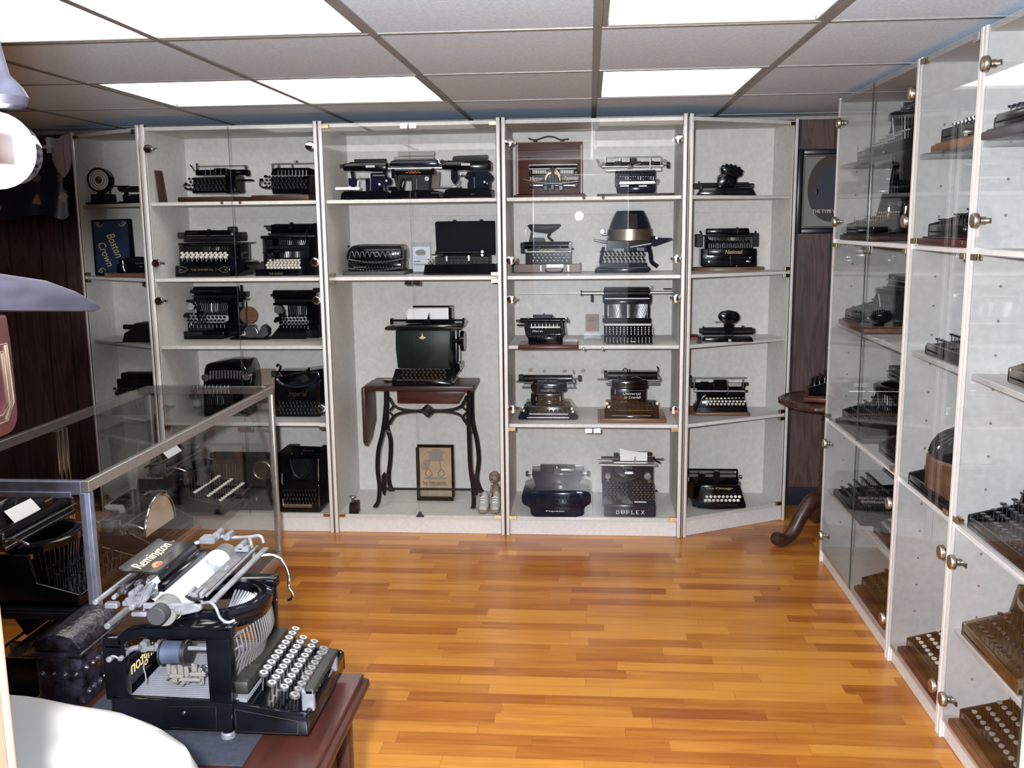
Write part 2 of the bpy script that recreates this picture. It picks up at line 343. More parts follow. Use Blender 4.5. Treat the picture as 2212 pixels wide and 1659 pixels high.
# ------------------------------------------------------------------ glass fronted display cabinets
def V2(p): return Vector((p[0], p[1]))
TH = .018
def cabinet(label, P0, P1, B1, B0, ztop, zbot, shelves, sections, group, rails=(), glass=None, tapes=False, trims=True, holes=False, half=()):
    """P0,P1 front corners (viewer's left, right), B0,B1 back corners behind them"""
    glass = glass or GLS
    P0, P1, B0, B1 = map(V2, (P0, P1, B0, B1)); u = (P1-P0).normalized(); L = (P1-P0).length
    nrm = Vector((u.y, -u.x))                                   # outwards, to the viewer
    if nrm.dot((B0+B1)/2-(P0+P1)/2) > 0: nrm = -nrm
    c = (P0+P1+B0+B1)/4
    r = empty('display_cabinet', (c.x, c.y, 0), label, 'cabinet', group)
    def F(s, o=0): return P0+u*s+nrm*o                          # along the front, o towards the viewer
    uL, uR = (B0-P0).normalized(), (B1-P1).normalized()
    def lerp(a, b_, t): return a+(b_-a)*t
    # inside corners
    iP0, iP1 = P0+u*TH, P1-u*TH
    iB0, iB1 = B0+(B1-B0).normalized()*TH, B1-(B1-B0).normalized()*TH
    def part(nm, bm, m, par=None): return link(nm, bm, m, par or r)
    for a, a2, bk, bk2 in ((P0, iP0, B0, iB0), (iP1, P1, iB1, B1)):
        b = NB(); plan(b, [a, a2, bk2, bk], 0, ztop, .001); o = part('side_panel', b, LAMI)
        if trims or holes:
            e = NB(); q0, q1 = a+nrm*.001, a2+nrm*.001; dp = .016 if trims else .008
            plan(e, [q0, q1, q1+nrm*dp, q0+nrm*dp], 0, ztop+(.012 if trims else .001), .004 if trims else .001)
            part('edge_strip', e, LAME, o)
            mid = (a+a2)/2
            if trims: e = NB()
            for s in ((-.0075, .0075) if trims else ()): 
                q = V2(mid)+u*s+nrm*.010
                cyl(e, (q.x, q.y, 0), (q.x, q.y, ztop+.012), .0036, n=10)
            if trims: part('chrome_trim', e, TRIMM, o)
    b = NB(); q0, q1 = iB0, iB1; inn = ((P0+P1)/2-(B0+B1)/2).normalized()*.006
    plan(b, [q0, q1, q1+inn, q0+inn], zbot-.018, ztop-TH, 0); bp = part('back_panel', b, LAMI)
    b = NB(); plan(b, [iP0, iP1, iB1, iB0], ztop-TH, ztop, .001); part('top_panel', b, LAMI)
    b = NB(); plan(b, [iP0+nrm*.002, iP1+nrm*.002, iB1+inn, iB0+inn], zbot-TH, zbot, .001); part('bottom_panel', b, LAMI)
    b = NB(); plan(b, [iP0+nrm*-.004, iP1+nrm*-.004, iP1-nrm*.022, iP0-nrm*.022], 0, zbot-TH, .002); part('plinth', b, LAM)
    for z, fixed in shelves:
        fo = -.002 if fixed else -.012
        b = NB(); plan(b, [iP0+nrm*fo+u*.001, iP1+nrm*fo-u*.001, iB1+inn*1.3, iB0+inn*1.3], z-TH, z, .002)
        if fixed == 2: part('glass_shelf', b, GLST)
        else: part('shelf', b, [LAMI if not fixed else LAM])
    for z in half:
        m0, m1 = lerp(iP0, iB0, .5), lerp(iP1, iB1, .5)
        b = NB(); plan(b, [m0, m1, iB1+inn*1.3, iB0+inn*1.3], z-.012, z, .001); part('glass_shelf', b, GLST)
    for z in rails:
        b = NB(); i0, i1 = lerp(iB0, iB1, .02), lerp(iB0, iB1, .98)
        plan(b, [i0+inn, i1+inn, i1+inn*3, i0+inn*3], z-TH-.062, z-TH-.001, .001); part('shelf_rail', b, LAM)
    if holes:
        b = NB()
        for z in [zbot+.12+.1*i for i in range(18)]:
            for t in (.16, .84):
                if z > ztop-.1: continue
                q = lerp(iP0, iB0, t); d = u*.0012; cyl(b, (q.x, q.y, z), (q.x+d.x, q.y+d.y, z), .004, n=8)
        part('peg_hole', b, INKG)['kind'] = 'stuff'
    if tapes:
        for t, z, k in ((.10, .79, 1), (.19, .785, .8), (.32, .785, 1.1), (.44, .787, 1.2), (.57, .782, 1.2), (.72, .780, 1.3), (.86, .782, 1.3)):
            q = lerp(iB0, iB1, t)+inn*1.15; b = NB(); ww, hh = .011*k, .010
            pts = [(-ww, -hh), (ww*.8, -hh*.8), (ww, hh*.7), (0, hh*(1.3 if k != 1.1 else .8)), (-ww*.9, hh*.6)]
            prism(b, pts, lambda p: (q.x+u.x*p[0], q.y+u.y*p[0], z+p[1]), lambda p: (q.x+u.x*p[0]+inn.x*.2, q.y+u.y*p[0]+inn.y*.2, z+p[1]))
            part('tape_mark', b, TAPE, bp)
    # doors
    for z0, z1, nd, hinge, kz in sections:
        mg = .013 if trims else .017; wd = (L-2*mg)/nd
        for k in range(nd):
            s0 = mg+k*wd+(.0015 if k else 0); s1 = mg+(k+1)*wd-(.0015 if k < nd-1 else 0)
            b = NB(); plan(b, [F(s0, .004), F(s1, .004), F(s1, .009), F(s0, .009)], z0, z1); 
            d = part('glass_door', b, [glass, GEDGE])
            for f in d.data.polygons:
                n3 = f.normal
                if abs(n3.z) < .5 and abs(n3.x*nrm.x+n3.y*nrm.y) < .5: f.material_index = 1
            out = s0 if (k == 0 and (nd == 2 or hinge[0] != 'r')) else s1
            sg = 1 if out == s0 else -1
            if hinge[-4:] == 'disc':
                for zz in (z0+.075, z1-.10):
                    b = NB(); p = F(out+sg*.024, .009); q = F(out+sg*.024, .024)
                    cyl(b, (p.x, p.y, zz), (q.x, q.y, zz), .0235, .021, 20, bev=.003)
                    p2 = F(out+sg*.024, .004); q2 = F(out+sg*.024, -.012); cyl(b, (p2.x, p2.y, zz), (q2.x, q2.y, zz), .012, n=14)
                    plan(b, [F(out+sg*.024, -.012), F(out+sg*.055, -.012), F(out+sg*.055, -.016), F(out+sg*.024, -.016)], zz-.007, zz+.007)
                    o = part('hinge', b, CHAMP if holes else CHR, d); o['label'] = 'round metal hinge cap'
            else:
                for zz in (z0, z1-.018):
                    b = NB(); a0, a1 = (out+sg*.004, out+sg*.040)
                    plan(b, [F(a0, .010), F(a1, .010), F(a1, .014), F(a0, .014)], zz, zz+.018, .001)
                    plan(b, [F(a0, .003), F(a1, .003), F(a1, -.006), F(a0, -.006)], zz, zz+.018, .001)
                    part('hinge_clip', b, BRS, d)
                if nd == 2 or hinge == 'lclip':
                    inr = s1 if out == s0 else s0
                    b = NB(); a0, a1 = (inr-sg*.002, inr-sg*.038)
                    plan(b, [F(a0, .010), F(a1, .010), F(a1, .015), F(a0, .015)], z1-.026, z1-.002, .001)
                    part('door_plate', b, CHR, d)
            if kz:
                inr = s1 if out == s0 else s0; b = NB(); p = F(inr-sg*.045, .009)
                cyl(b, (p.x, p.y, kz), (p.x+nrm.x*.008, p.y+nrm.y*.008, kz), .004, n=10)
                lathe(b, (p.x+nrm.x*.014, p.y+nrm.y*.014, kz-.008), [(0, .003), (.004, .007), (.009, .008), (.014, .005), (.016, .001)], 12)
                part('knob', b, CHR, d)
    return r
YF0, YBK = 4.735, 5.215
XA, XB, XC_, XD, XE = -2.231, -1.328, -.428, .468, 1.041
GRP = 'glass display cabinets along the back wall'
SH = [1.715, 1.333, .985, .585]
BOT = .098; TOP = 2.083
full = [(SH[0], 0), (SH[1], 1), (SH[2], 0), (SH[3], 1)]
secU = lambda n, h, k=0: (SH[1]+.003, TOP-.006, n, h, k)
secM = lambda n, h, k=0: (SH[3]+.004, SH[1]-.014, n, h, k)
secL = lambda n, h, k=0: (BOT-.012, SH[3]-.016, n, h, k)
cabinet('angled end cabinet at the left, with a round dial on its top shelf', (XA-.515, YF0+.30), (XA-.004, YF0), (XA-.004, YBK+.02), (XA-.48, YBK+.02), TOP, BOT, full,
        [secU(1, 'lclip'), secM(1, 'lclip'), secL(1, 'lclip')], GRP, rails=(SH[0], SH[2]))
cabinet('double cabinet behind the far end of the glass counter', (XA+.004, YF0), (XB-.004, YF0), (XB-.004, YBK), (XA+.004, YBK), TOP, BOT, full,
        [secU(2, 'disc', 1.708), secM(2, 'disc'), secL(2, 'clip')], GRP, rails=(SH[0], SH[2]))
cabinet('middle cabinet holding the tall typewriter on a treadle table', (XB+.004, YF0), (XC_-.004, YF0), (XC_-.004, YBK), (XB+.004, YBK), TOP, BOT, [(SH[0], 0), (SH[1], 1)],
        [secU(2, 'clip'), (BOT-.012, SH[1]-.014, 2, 'clip', 0)], GRP, rails=(SH[0],))
cabinet('double cabinet with five levels right of the treadle table', (XC_+.004, YF0), (XD-.004, YF0), (XD-.004, YBK), (XC_+.004, YBK), TOP, BOT, full,
        [secU(2, 'disc', 1.708), secM(2, 'disc', .972), secL(2, 'clip')], GRP, rails=(SH[0],), tapes=True)
cabinet('angled end cabinet next to the wood panelled wall', (XD+.004, YF0), (XE, YF0+.32), (XE-.06, YBK+.02), (XD+.004, YBK+.02), TOP, BOT, full,
        [secU(1, 'rclip'), secM(1, 'rclip'), secL(1, 'rclip')], GRP, rails=(SH[0], SH[2]))
GR2 = 'glass display cabinets along the right wall'
XR0, XRB = 1.095, 1.575
RS = [1.502, .693]; RT_ = 2.11; RBOT = .075
def rcab(label, ya, yb, n, hinges, shelves, half=()):
    cabinet(label, (XR0, ya), (XR0, yb), (XRB, yb), (XRB, ya), RT_, RBOT, [(RS[0], 1), (RS[1], 1)]+shelves,
            [(RS[0]+.004, RT_-.006, n, hinges[0], 0), (RS[1]+.004, RS[0]-.014, n, hinges[1], 0), (RBOT-.012, RS[1]-.016, n, hinges[2], 0)], GR2, glass=GLST, trims=False, holes=True, half=half)
rcab('double door cabinet at the far end of the right wall', 4.42, 3.385, 2, ('disc', 'clip', 'disc'), [(1.825, 2), (1.135, 0), (.36, 0)], half=(1.335,))
rcab('narrow single door cabinet in the middle of the right wall', 3.38, 2.862, 1, ('lclip', 'rclip', 'rdisc'), [(1.80, 2), (1.142, 0)])
rcab('nearest cabinet on the right wall, running out of view', 2.857, 1.80, 2, ('disc', 'clip', 'disc'), [(1.80, 2), (1.142, 0), (.36, 0)])

# ------------------------------------------------------------------ glass counter
sx0, sx1, sy0, sy1, sz = -1.994, -1.406, 2.504, 4.11, .885
r = empty('glass_counter', ((sx0+sx1)/2, (sy0+sy1)/2, 0), 'glass topped display counter with metal frame at the left', 'display case')
b = NB(); q = .034
box(b, sx1-.022, sx1, sy0, sy1, sz-q, sz, .002); box(b, sx0, sx0+.022, sy0, sy1, sz-q, sz, .002)
box(b, sx0+.022, sx1-.022, sy1-.022, sy1, sz-q, sz, .002)
link('top_rail', b, ALU, r)
b = NB(); box(b, sx0+.0, sx1-.022, sy0-.004, sy0+.022, sz-q-.006, sz-.001, .002); box(b, sx0+.02, sx1-.05, sy0-.010, sy0-.004, sz-q-.012, sz-q+.004, .002)
link('top_rail', b, ALUB, r)
for x, y, m in ((sx1-.024, sy0, ALUB), (sx1-.024, sy1-.024, ALU), (sx0, sy0, ALUB), (sx0, sy1-.024, ALU)):
    b = NB(); box(b, x, x+.024, y, y+.024, .12, sz-q, .003)
    if m is ALUB: box(b, x-.004, x+.014, y-.006, y, .12, sz-q, .002)
    link('corner_post', b, m, r)
b = NB()
for dy in (0, .03, .06): cyl(b, (sx0+.03, 3.30+dy, .12), (sx0+.03, 3.30+dy, sz-q), .012, n=14)
link('centre_post', b, CHR, r)
b = NB(); box(b, sx0, sx1, sy0, sy1, .06, .12, .003); box(b, sx0+.03, sx1-.03, sy0+.03, sy1-.03, 0, .06, .002); link('base', b, ALU, r)
b = NB(); box(b, sx0+.004, sx1-.004, sy0+.004, sy1-.004, sz+.0005, sz+.0055); link('top_pane', b, [GLS], r)
b = NB(); box(b, sx1-.010, sx1-.005, sy0+.026, sy1-.026, .121, sz-q); link('front_pane', b, [GLS], r)
b = NB(); box(b, sx0+.026, sx1-.026, sy1-.012, sy1-.007, .121, sz-q); link('end_pane', b, [GLS], r)
b = NB(); box(b, sx0+.03, sx1-.03, sy0+.03, sy1-.03, .430, .436); link('glass_shelf', b, [GLS], r)
b = NB()
for yy in (2.7, 3.3, 3.9):
    for xx in (sx0+.03, sx1-.034): box(b, xx-.004, xx+.004, yy-.01, yy+.01, .415, .430)
link('shelf_bracket', b, CHR, r)
# ------------------------------------------------------------------ machines measured from their front (or side) view
CROPS = {'A': (0, 250, .2410), 'A2': (0, 0, .6024), 'B1': (300, 250, .2351), 'B2': (300, 590, .3254), 'BS': (375, 480, .1424), 'C1': (680, 240, .2411),
         'C2': (690, 590, .3437), 'CO': (720, 320, .16275), 'D1': (1070, 240, .2291), 'D2': (1070, 590, .2050), 'D3': (1070, 910, .1944), 'DV': (1100, 270, .09646),
         'E1': (1470, 240, .2290), 'E2': (1460, 590, .3558), 'R1': (1780, 60, .3015), 'R2': (1760, 500, .3616), 'R3': (1740, 1000, .3973), 'R4': (1820, 240, .1688),
         'R5': (1990, 180, .2170), 'P': (1640, 780, .24096), 'T1': (180, 1120, .2170), 'T2': (180, 1320, .2803), 'S1': (0, 800, .3013), 'S2': (0, 1020, .2892), 'X': (0, 0, 1.0)}
class Mach:
    """a thing whose parts are solids given by their outline in one view and their depth behind its front plane"""
    def __init__(s, name, label, cat, crop, y=None, base=None, z0=None, group=None, snap=True, xc=None):
        s.crop = CROPS[crop]; s.z0 = z0; s.snap = snap
        if y is None:
            p = s.px(*base); y = atZ(p[0], p[1], z0).y
        s.Y = y; s.parts = []; s.ref = None
        q = s.at(*(base or (xc, 0)), 0)
        s.root = empty(name, (q.x, y, z0 if z0 is not None else q.z), label, cat, group)
    def px(s, x, y): return s.crop[0]+x*s.crop[2], s.crop[1]+y*s.crop[2]
    def at(s, x, y, d=0):
        p = atY(*s.px(x, y), s.Y+(d if s.ref is None else s.ref)); p.y = s.Y+d
        if s.z0 is not None and s.snap and p.z < s.z0: p.z = s.z0
        return p
    def m(s, px, d=0):                                         # pixels of this view to metres
        return px*s.crop[2]*(s.Y+d)*1.0/FPX*1.0
    def p(s, name, mt, *prims, parent=None, label=None):
        b = NB()
        for q in prims: s.add(b, q)
        o = bpy.data.objects.new(name, bpy.data.meshes.new(name)) if False else link(name, b, mt, parent or s.root)
        if label: o['label'] = label
        if name in UNCOUNTABLE: o['kind'] = 'stuff'
        s.parts.append(o); return o
    def add(s, b, q):
        k, a = q[0], q[1:]
        if k == 'b':
            x0, y0, x1, y1, d0, d1 = a[:6]; bv = a[6] if len(a) > 6 else .0025
            u, v = s.at(x0, y1, d0), s.at(x1, y0, d0); box(b, min(u.x, v.x), max(u.x, v.x), s.Y+d0, s.Y+d1, u.z, v.z, bv)
        elif k == 'g':
            pts, d0, d1 = a[:3]; bv = a[3] if len(a) > 3 else .0025; P = [s.at(*t, d0) for t in pts]
            prism(b, P, lambda t: t, lambda t: (t.x, s.Y+d1, t.z), bv)
        elif k == 'w':                                          # wedge: a front edge low at d0 and a back edge high at d1
            x0, y0, x1, y1, d0, d1, hb = a[:7]; u, v = s.at(x0, y1, d0), s.at(x1, y1, d0); t = s.at(x0, y0, d1).z; f = u.z+hb
            P = [(s.Y+d0, u.z), (s.Y+d1, u.z), (s.Y+d1, t), (s.Y+d0, f)]
            prism(b, P, lambda c: (u.x, c[0], c[1]), lambda c: (v.x, c[0], c[1]), .0025)
        elif k == 'x':
            x0, x1, yc, r, d = a[:5]; u, v = s.at(x0, yc, d), s.at(x1, yc, d); v.z = u.z; cyl(b, u, v, s.m(r, d), n=18, bev=.0012)
        elif k == 'y':
            xc, yc, r, d0, d1 = a[:5]; u = s.at(xc, yc, d0); cyl(b, u, (u.x, s.Y+d1, u.z), s.m(r, d0), n=24, bev=.0015)
        elif k == 'o':                                          # ring facing the viewer
            xc, yc, r, t, d = a[:5]; u = s.at(xc, yc, d); R = s.m(r, d); tube(b, [(u.x+R*math.cos(2*PI*i/24), u.y, u.z+R*math.sin(2*PI*i/24)) for i in range(24)], s.m(t, d), 8, closed=True)
        elif k == 't':
            pts, r = a[:2]; d = a[2] if len(a) > 2 else 0; P = [s.at(t[0], t[1], t[2] if len(t) > 2 else d) for t in pts]
            tube(b, spline(P, 5) if len(P) > 2 else P, s.m(r, d), 8)
        elif k == 'l':                                          # fan of thin bars
            x0, y0, x1, y1, n, d, r = a[:7]; sp = a[7] if len(a) > 7 else 0
            for i in range(n):
                t = i/(n-1); xt, xb = x0+(x1-x0)*t, (x0+x1)/2+((x0-(x0+x1)/2)+(x1-x0)*t)*(1-sp)
                sag = a[8]*(1-(2*t-1)**2) if len(a) > 8 else 0
                cyl(b, s.at(xt, y0+sag, d), s.at(xb, y1+sag, d-.004), s.m(r, d), n=6)
        elif k == 'z':
            xc, prof, d = a[:3]; u = s.at(xc, prof[0][0], d); lathe(b, u, [(s.at(xc, yy, d).z-u.z, max(s.m(rr, d), .0005)) for yy, rr in prof], 28, sy=a[3] if len(a) > 3 else 1)
        elif k == 'k':                                          # keys, a back row high and deep, a front row low
            x0, y0, x1, y1, nr, nc, d0, d1, r = a[:9]; tops = a[9] if len(a) > 9 else True; ln = a[10] if len(a) > 10 else 16
            for i in range(nr):
                t = i/max(nr-1, 1); d = d1+(d0-d1)*t-.012; y = y0+(y1-y0)*t; st = (.35 if i % 2 else 0)*(x1-x0)/nc
                for j in range(nc):
                    c = s.at(x0+(x1-x0)*(j+.3)/nc+st, y, d); R = s.m(r, d); n = Vector((0, -.55, .83))
                    cyl(b, c-n*R*.5, c+n*R*.2, R*.9, R, 10); cyl(b, c-n*R*.5, c+Vector((0, .004, -s.m(ln, d))), R*.22, n=5, mi=1)
        elif k == 'T':
            x0, y0, x1, y1, txt, d = a[:6]; sh = a[6] if len(a) > 6 else 0; rot = a[7] if len(a) > 7 else 0
            c = s.at((x0+x1)/2, (y0+y1)/2, d); W, H = s.m(abs(x1-x0), d), s.m(abs(y1-y0), d); cr, sr = math.cos(rot), math.sin(rot)
            if len(a) > 8: W, H = s.m(a[8], d), s.m(a[9], d)
            textbm(b, txt, lambda x, y, n: (c.x+x*cr-y*sr, c.y-n, c.z+x*sr+y*cr), W, H, sh)
        elif k == 's':                                          # smooth ellipsoid
            xc, yc, rx, ry, d, rd = a[:6]; u = s.at(xc, yc, d)
            g = bmesh.ops.create_icosphere(b, subdivisions=3, radius=1)['verts']; X, Z = s.m(rx, d), s.m(ry, d)
            for v in g: v.co = Vector((u.x+v.co.x*X, u.y+v.co.y*rd, u.z+v.co.z*Z))
    def done(s, maxdz=.05):
        """set it down on its shelf"""
        if s.z0 is None: return s.root
        lo = min(min((v.co.z for v in o.data.vertices), default=9)+wloc(o).z for o in s.parts if len(o.data.vertices))
        dz = s.z0-lo
        if abs(dz) < maxdz: s.root.location.z += dz
        return s.root
UNCOUNTABLE = set()
KW, KB, KG = [KEYW, DST], [KEYB, STL], [KEYG, STL]
GTW = 'antique typewriters in the display cabinets'
TWC = 'typewriter'
def TW(label, crop, base, z0, y=None, name='typewriter', cat=TWC): return Mach(name, label, cat, crop, y=y, base=base, z0=z0, group=GTW)
Z1, Z2, Z3, Z4, Z5 = SH[0], SH[1], SH[2], SH[3], BOT
# ================================================================== left angled cabinet
m = Mach('dial_indicator', 'round cream dial in a black ring on a black stand, top left shelf', 'dial instrument', 'A', y=4.99, base=(880, 778), z0=Z1)
m.p('base', DULL, ('b', 765, 752, 1000, 778, 0, .13), ('b', 812, 680, 975, 755, .02, .10, .005), ('b', 870, 640, 925, 690, .04, .07))
m.p('ring', BLK, ('y', 880, 556, 112, .03, .075)); m.p('dial_face', CREAM, ('y', 880, 556, 92, .026, .03))
m.p('dial_mark', INK, ('o', 880, 556, 76, 2.5, .025), ('o', 880, 556, 54, 3, .025), ('y', 880, 556, 34, .023, .026)); m.p('bracket', BLK, ('t', [(985, 640), (985, 690), (1012, 745)], 8, .06))
m.p('indicator_hand', BRS, ('t', [(880, 556), (905, 500)], 3, .021)); m.done()
m = TW('small low black index typewriter right of the round dial', 'A', (1150, 778), Z1, 4.93)
m.p('base', BLK, ('b', 1060, 752, 1270, 778, 0, .12)); m.p('body', DULL, ('b', 1100, 690, 1260, 755, .02, .10), ('b', 1064, 628, 1255, 668, .04, .09), ('b', 1110, 655, 1130, 700, .05, .07))
m.p('carriage', BLK, ('x', 1060, 1262, 640, 20, .06), ('b', 1004, 612, 1145, 622, .05, .06, .001)); m.p('knob', STL, ('y', 1138, 630, 8, .03, .05), ('y', 1150, 700, 10, .0, .02)); m.done()
m = Mach('tin_lid', 'blue tin lid with gold script standing on end in the left cabinet', 'tin lid', 'A', base=(1000, 1428), z0=Z2, y=5.03)
m.p('rim', BLK, ('g', [(812, 925), (1155, 915), (1200, 1428), (850, 1426)], 0, .035, .006))
m.p('face', mat('deep blue tin', (.014, .03, .075), .35, var=.5, scale=7), ('g', [(838, 940), (1138, 932), (1160, 1240), (1162, 1408), (866, 1408)], -.003, .002, .001))
m.p('lettering', GOLD, ('T', 985, 1100, 1075, 1210, 'Boston', -.005, .25, -1.22, 225, 78), ('T', 925, 1180, 975, 1290, 'Crown', -.005, .25, -1.22, 225, 72))
m.p('corner_ornament', GOLD, *[('t', [(x+dx*a, y+dy*bb) for a, bb in ((0, 0), (14, 22), (34, 18), (30, -2), (14, 6), (20, 30), (46, 36), (70, 14))], 2.5, -.0035) for x, y, dx, dy in ((852, 950, 1, 1), (1128, 945, -1, 1), (880, 1395, 1, -1))]); m.done()
m = TW('small black typewriter on a brown board in front of the blue tin lid', 'A', (1110, 1440), Z2, 4.90)
m.p('base_board', OAKR, ('b', 935, 1402, 1310, 1440, 0, .10)); m.p('body', BLK, ('b', 1045, 1320, 1290, 1402, .01, .08), ('b', 1060, 1275, 1130, 1330, .02, .07)); m.p('carriage', DULL, ('x', 1120, 1300, 1285, 24, .05), ('g', [(1170, 1275), (1200, 1255), (1260, 1258), (1290, 1280), (1290, 1310), (1170, 1310)], .03, .07))
m.p('lever', STL, ('t', [(1100, 1290), (1105, 1350), (1120, 1390)], 5, 0), ('y', 1250, 1345, 8, -.004, .01), ('y', 1100, 1330, 8, -.004, .01)); m.done()
m = TW('flat black typewriter on the third shelf of the left end cabinet', 'A2', (480, 1245), Z3, 4.90)
m.p('base', BLK, ('b', 408, 1226, 560, 1244, 0, .16)); m.p('body', DULL, ('g', [(438, 1228), (445, 1195), (470, 1180), (480, 1160), (560, 1156), (560, 1228)], .02, .14)); m.p('carriage', BLK, ('x', 444, 560, 1172, 9, .09)); m.done()
m = TW('dark typewriter with crowded type levers low in the left end cabinet', 'A2', (480, 1482), Z4, 4.92)
m.p('base', DULL, ('b', 400, 1450, 555, 1480, 0, .18), ('b', 420, 1390, 550, 1452, .03, .16)); m.p('keyboard', KB, ('k', 405, 1385, 545, 1440, 4, 9, .0, .05, 6)); m.p('carriage', BLK, ('x', 438, 556, 1340, 13, .10), ('b', 420, 1352, 556, 1392, .06, .14), ('b', 450, 1326, 540, 1338, .12, .15)); m.done()

# ================================================================== second cabinet (behind the glass counter)
m = Mach('wooden_plank', 'dark wooden strip leaning on the side of the second cabinet, top shelf', 'plank', 'B1', y=4.80, base=(220, 784), z0=Z1)
m.p('plank', WOOD, ('g', [(138, 485), (206, 490), (258, 782), (182, 784)], 0, .012)); m.done()
def hammond(lab, o, base, xs, mir):
    m = TW(lab, 'B1', (base[0][0]+40, 778), Z1, 4.79)
    m.p('base_board', WOOD, ('g', base, 0, .30, .004))
    return m
m = TW('typewriter with a long bar carriage on a brown board, top shelf left', 'B1', (600, 780), Z1, 4.79)
b = NB()
P = [m.at(355, 780, 0), m.at(858, 780, 0)]; P = [(P[0].x, 4.79), (P[1].x, 4.79), (P[1].x+.115, 5.05), (P[0].x+.12, 5.05)]
plan(b, P, Z1, Z1+.026, .004); o = link('base_board', b, WOOD, m.root); m.parts.append(o)
m.p('frame', BLK, ('b', 490, 660, 870, 712, .03, .17), ('b', 500, 560, 880, 662, .09, .19), ('g', [(790, 540), (885, 545), (895, 700), (800, 715)], .05, .18), ('b', 520, 492, 890, 548, .08, .19), ('b', 880, 582, 1040, 604, .10, .13))
m.p('keyboard', KB, ('k', 452, 578, 800, 668, 4, 10, .0, .07, 13)); m.p('carriage', DST, ('b', 530, 454, 985, 468, .10, .11, .001), ('b', 524, 436, 538, 500, .10, .11), ('b', 968, 452, 990, 490, .10, .11), ('l', 610, 480, 800, 560, 5, .06, 3))
m.p('platen', BLK, ('x', 560, 1000, 525, 26, .13), ('b', 690, 480, 800, 520, .09, .13)); m.p('platen_knob', BLK, ('x', 985, 1016, 527, 30, .13)); m.p('lever', BLK, ('t', [(470, 452), (492, 478), (508, 510)], 6, .08), ('t', [(410, 632), (430, 668), (490, 680)], 9, 0), ('y', 430, 628, 14, -.004, .006)); m.done()
m = TW('typewriter with a long bar carriage on a brown board, top shelf right', 'B1', (1300, 772), Z1, 4.79)
b = NB(); P = [m.at(1030, 772, 0), m.at(1560, 772, 0)]; P = [(P[0].x, 4.79), (P[1].x, 4.79), (P[1].x+.018, 5.05), (P[0].x+.14, 5.05)]
plan(b, P, Z1, Z1+.030, .004); o = link('base_board', b, WOOD, m.root); m.parts.append(o)
m.p('frame', BLK, ('b', 1225, 640, 1560, 718, .03, .17), ('b', 1215, 560, 1565, 645, .09, .19), ('g', [(1500, 560), (1565, 545), (1568, 720), (1500, 720)], .05, .18), ('g', [(1210, 545), (1225, 490), (1260, 478), (1560, 478), (1605, 500), (1605, 545)], .08, .19))
m.p('keyboard', KB, ('k', 1150, 560, 1545, 650, 4, 11, .0, .07, 13)); m.p('type_lever', STL, ('l', 1280, 500, 1540, 560, 9, .06, 3)); m.p('carriage', DST, ('b', 1218, 430, 1605, 446, .10, .11, .001), ('b', 1218, 436, 1232, 500, .10, .11), ('b', 1270, 446, 1286, 490, .10, .11), ('b', 1398, 446, 1412, 490, .10, .11), ('y', 1437, 420, 12, .10, .12))
m.p('lever', BLK, ('t', [(1120, 595), (1112, 640), (1150, 660), (1230, 662)], 8, 0), ('b', 1106, 576, 1136, 604, -.002, .012), ('b', 1148, 545, 1176, 566, .01, .02)); m.done()

m = TW('black typewriter with white keys and gold scrolls on its base', 'BS', (430, 830), Z2)
m.p('base', BLK, ('g', [(18, 660), (850, 660), (850, 830), (22, 830)], 0, .28, .006), ('b', 90, 545, 850, 665, .05, .26)); m.p('side_frame', BLK, ('g', [(850, 560), (1045, 605), (1062, 640), (1060, 745), (970, 815), (850, 828)], .03, .28), ('b', 900, 340, 1010, 600, .10, .26), ('b', 90, 340, 150, 560, .10, .2))
m.p('type_basket', DULL, ('b', 110, 345, 960, 560, .14, .24)); m.p('type_lever', STL, ('l', 455, 375, 690, 428, 9, .125, 5, .1), ('l', 740, 370, 820, 430, 3, .125, 6)); m.p('top_plate', BLK, ('b', 60, 308, 1050, 345, .05, .26, .006), ('b', 470, 303, 650, 318, .04, .06))
m.p('keyboard', KW, ('k', 105, 468, 830, 526, 3, 10, .02, .06, 27, True, 70)); m.p('platen', BLK, ('x', 185, 870, 162, 38, .16), ('b', 300, 124, 830, 150, .15, .22)); m.p('carriage', DULL, ('b', 160, 200, 1020, 244, .10, .20), ('b', 150, 246, 930, 300, .12, .22), ('b', 905, 150, 1030, 285, .12, .2), ('y', 515, 205, 22, .09, .11), ('b', 505, 105, 545, 150, .13, .15))
m.p('platen_knob', RUB, ('x', 75, 172, 203, 48, .15), ('x', 830, 960, 112, 46, .18)); m.p('bell', BLK, ('y', 1000, 500, 62, .12, .2)); m.p('lettering', DIMG, ('T', 250, 703, 660, 738, 'THE SHIMER No. 3', -.001))
m.p('scroll_ornament', DIMG, *[('t', [(cx+sx*x, 720+y) for x, y in ((-90, 0), (-40, -30), (10, -45), (50, -30), (30, -5), (0, 0), (30, 10), (50, 32), (10, 42), (-40, 28), (-90, 0))], 4, -.001) for cx, sx in ((765, 1), (130, -1))]); m.done()
m = TW('tall black typewriter with rows of pointed white keys, second shelf', 'BS', (1500, 818), Z2)
m.p('base', BLK, ('w', 1240, 590, 1890, 818, 0, .10, .036), ('b', 1340, 600, 2150, 815, .10, .28)); m.p('side_frame', BLK, ('g', [(2060, 60), (2130, 10), (2150, 560), (2150, 800), (1900, 815), (1930, 560), (2050, 540)], .04, .28), ('b', 1365, 240, 1402, 640, .05, .26), ('b', 1340, 452, 1480, 470, .04, .06), ('t', [(1490, 470), (1520, 510), (1500, 580)], 16, .06))
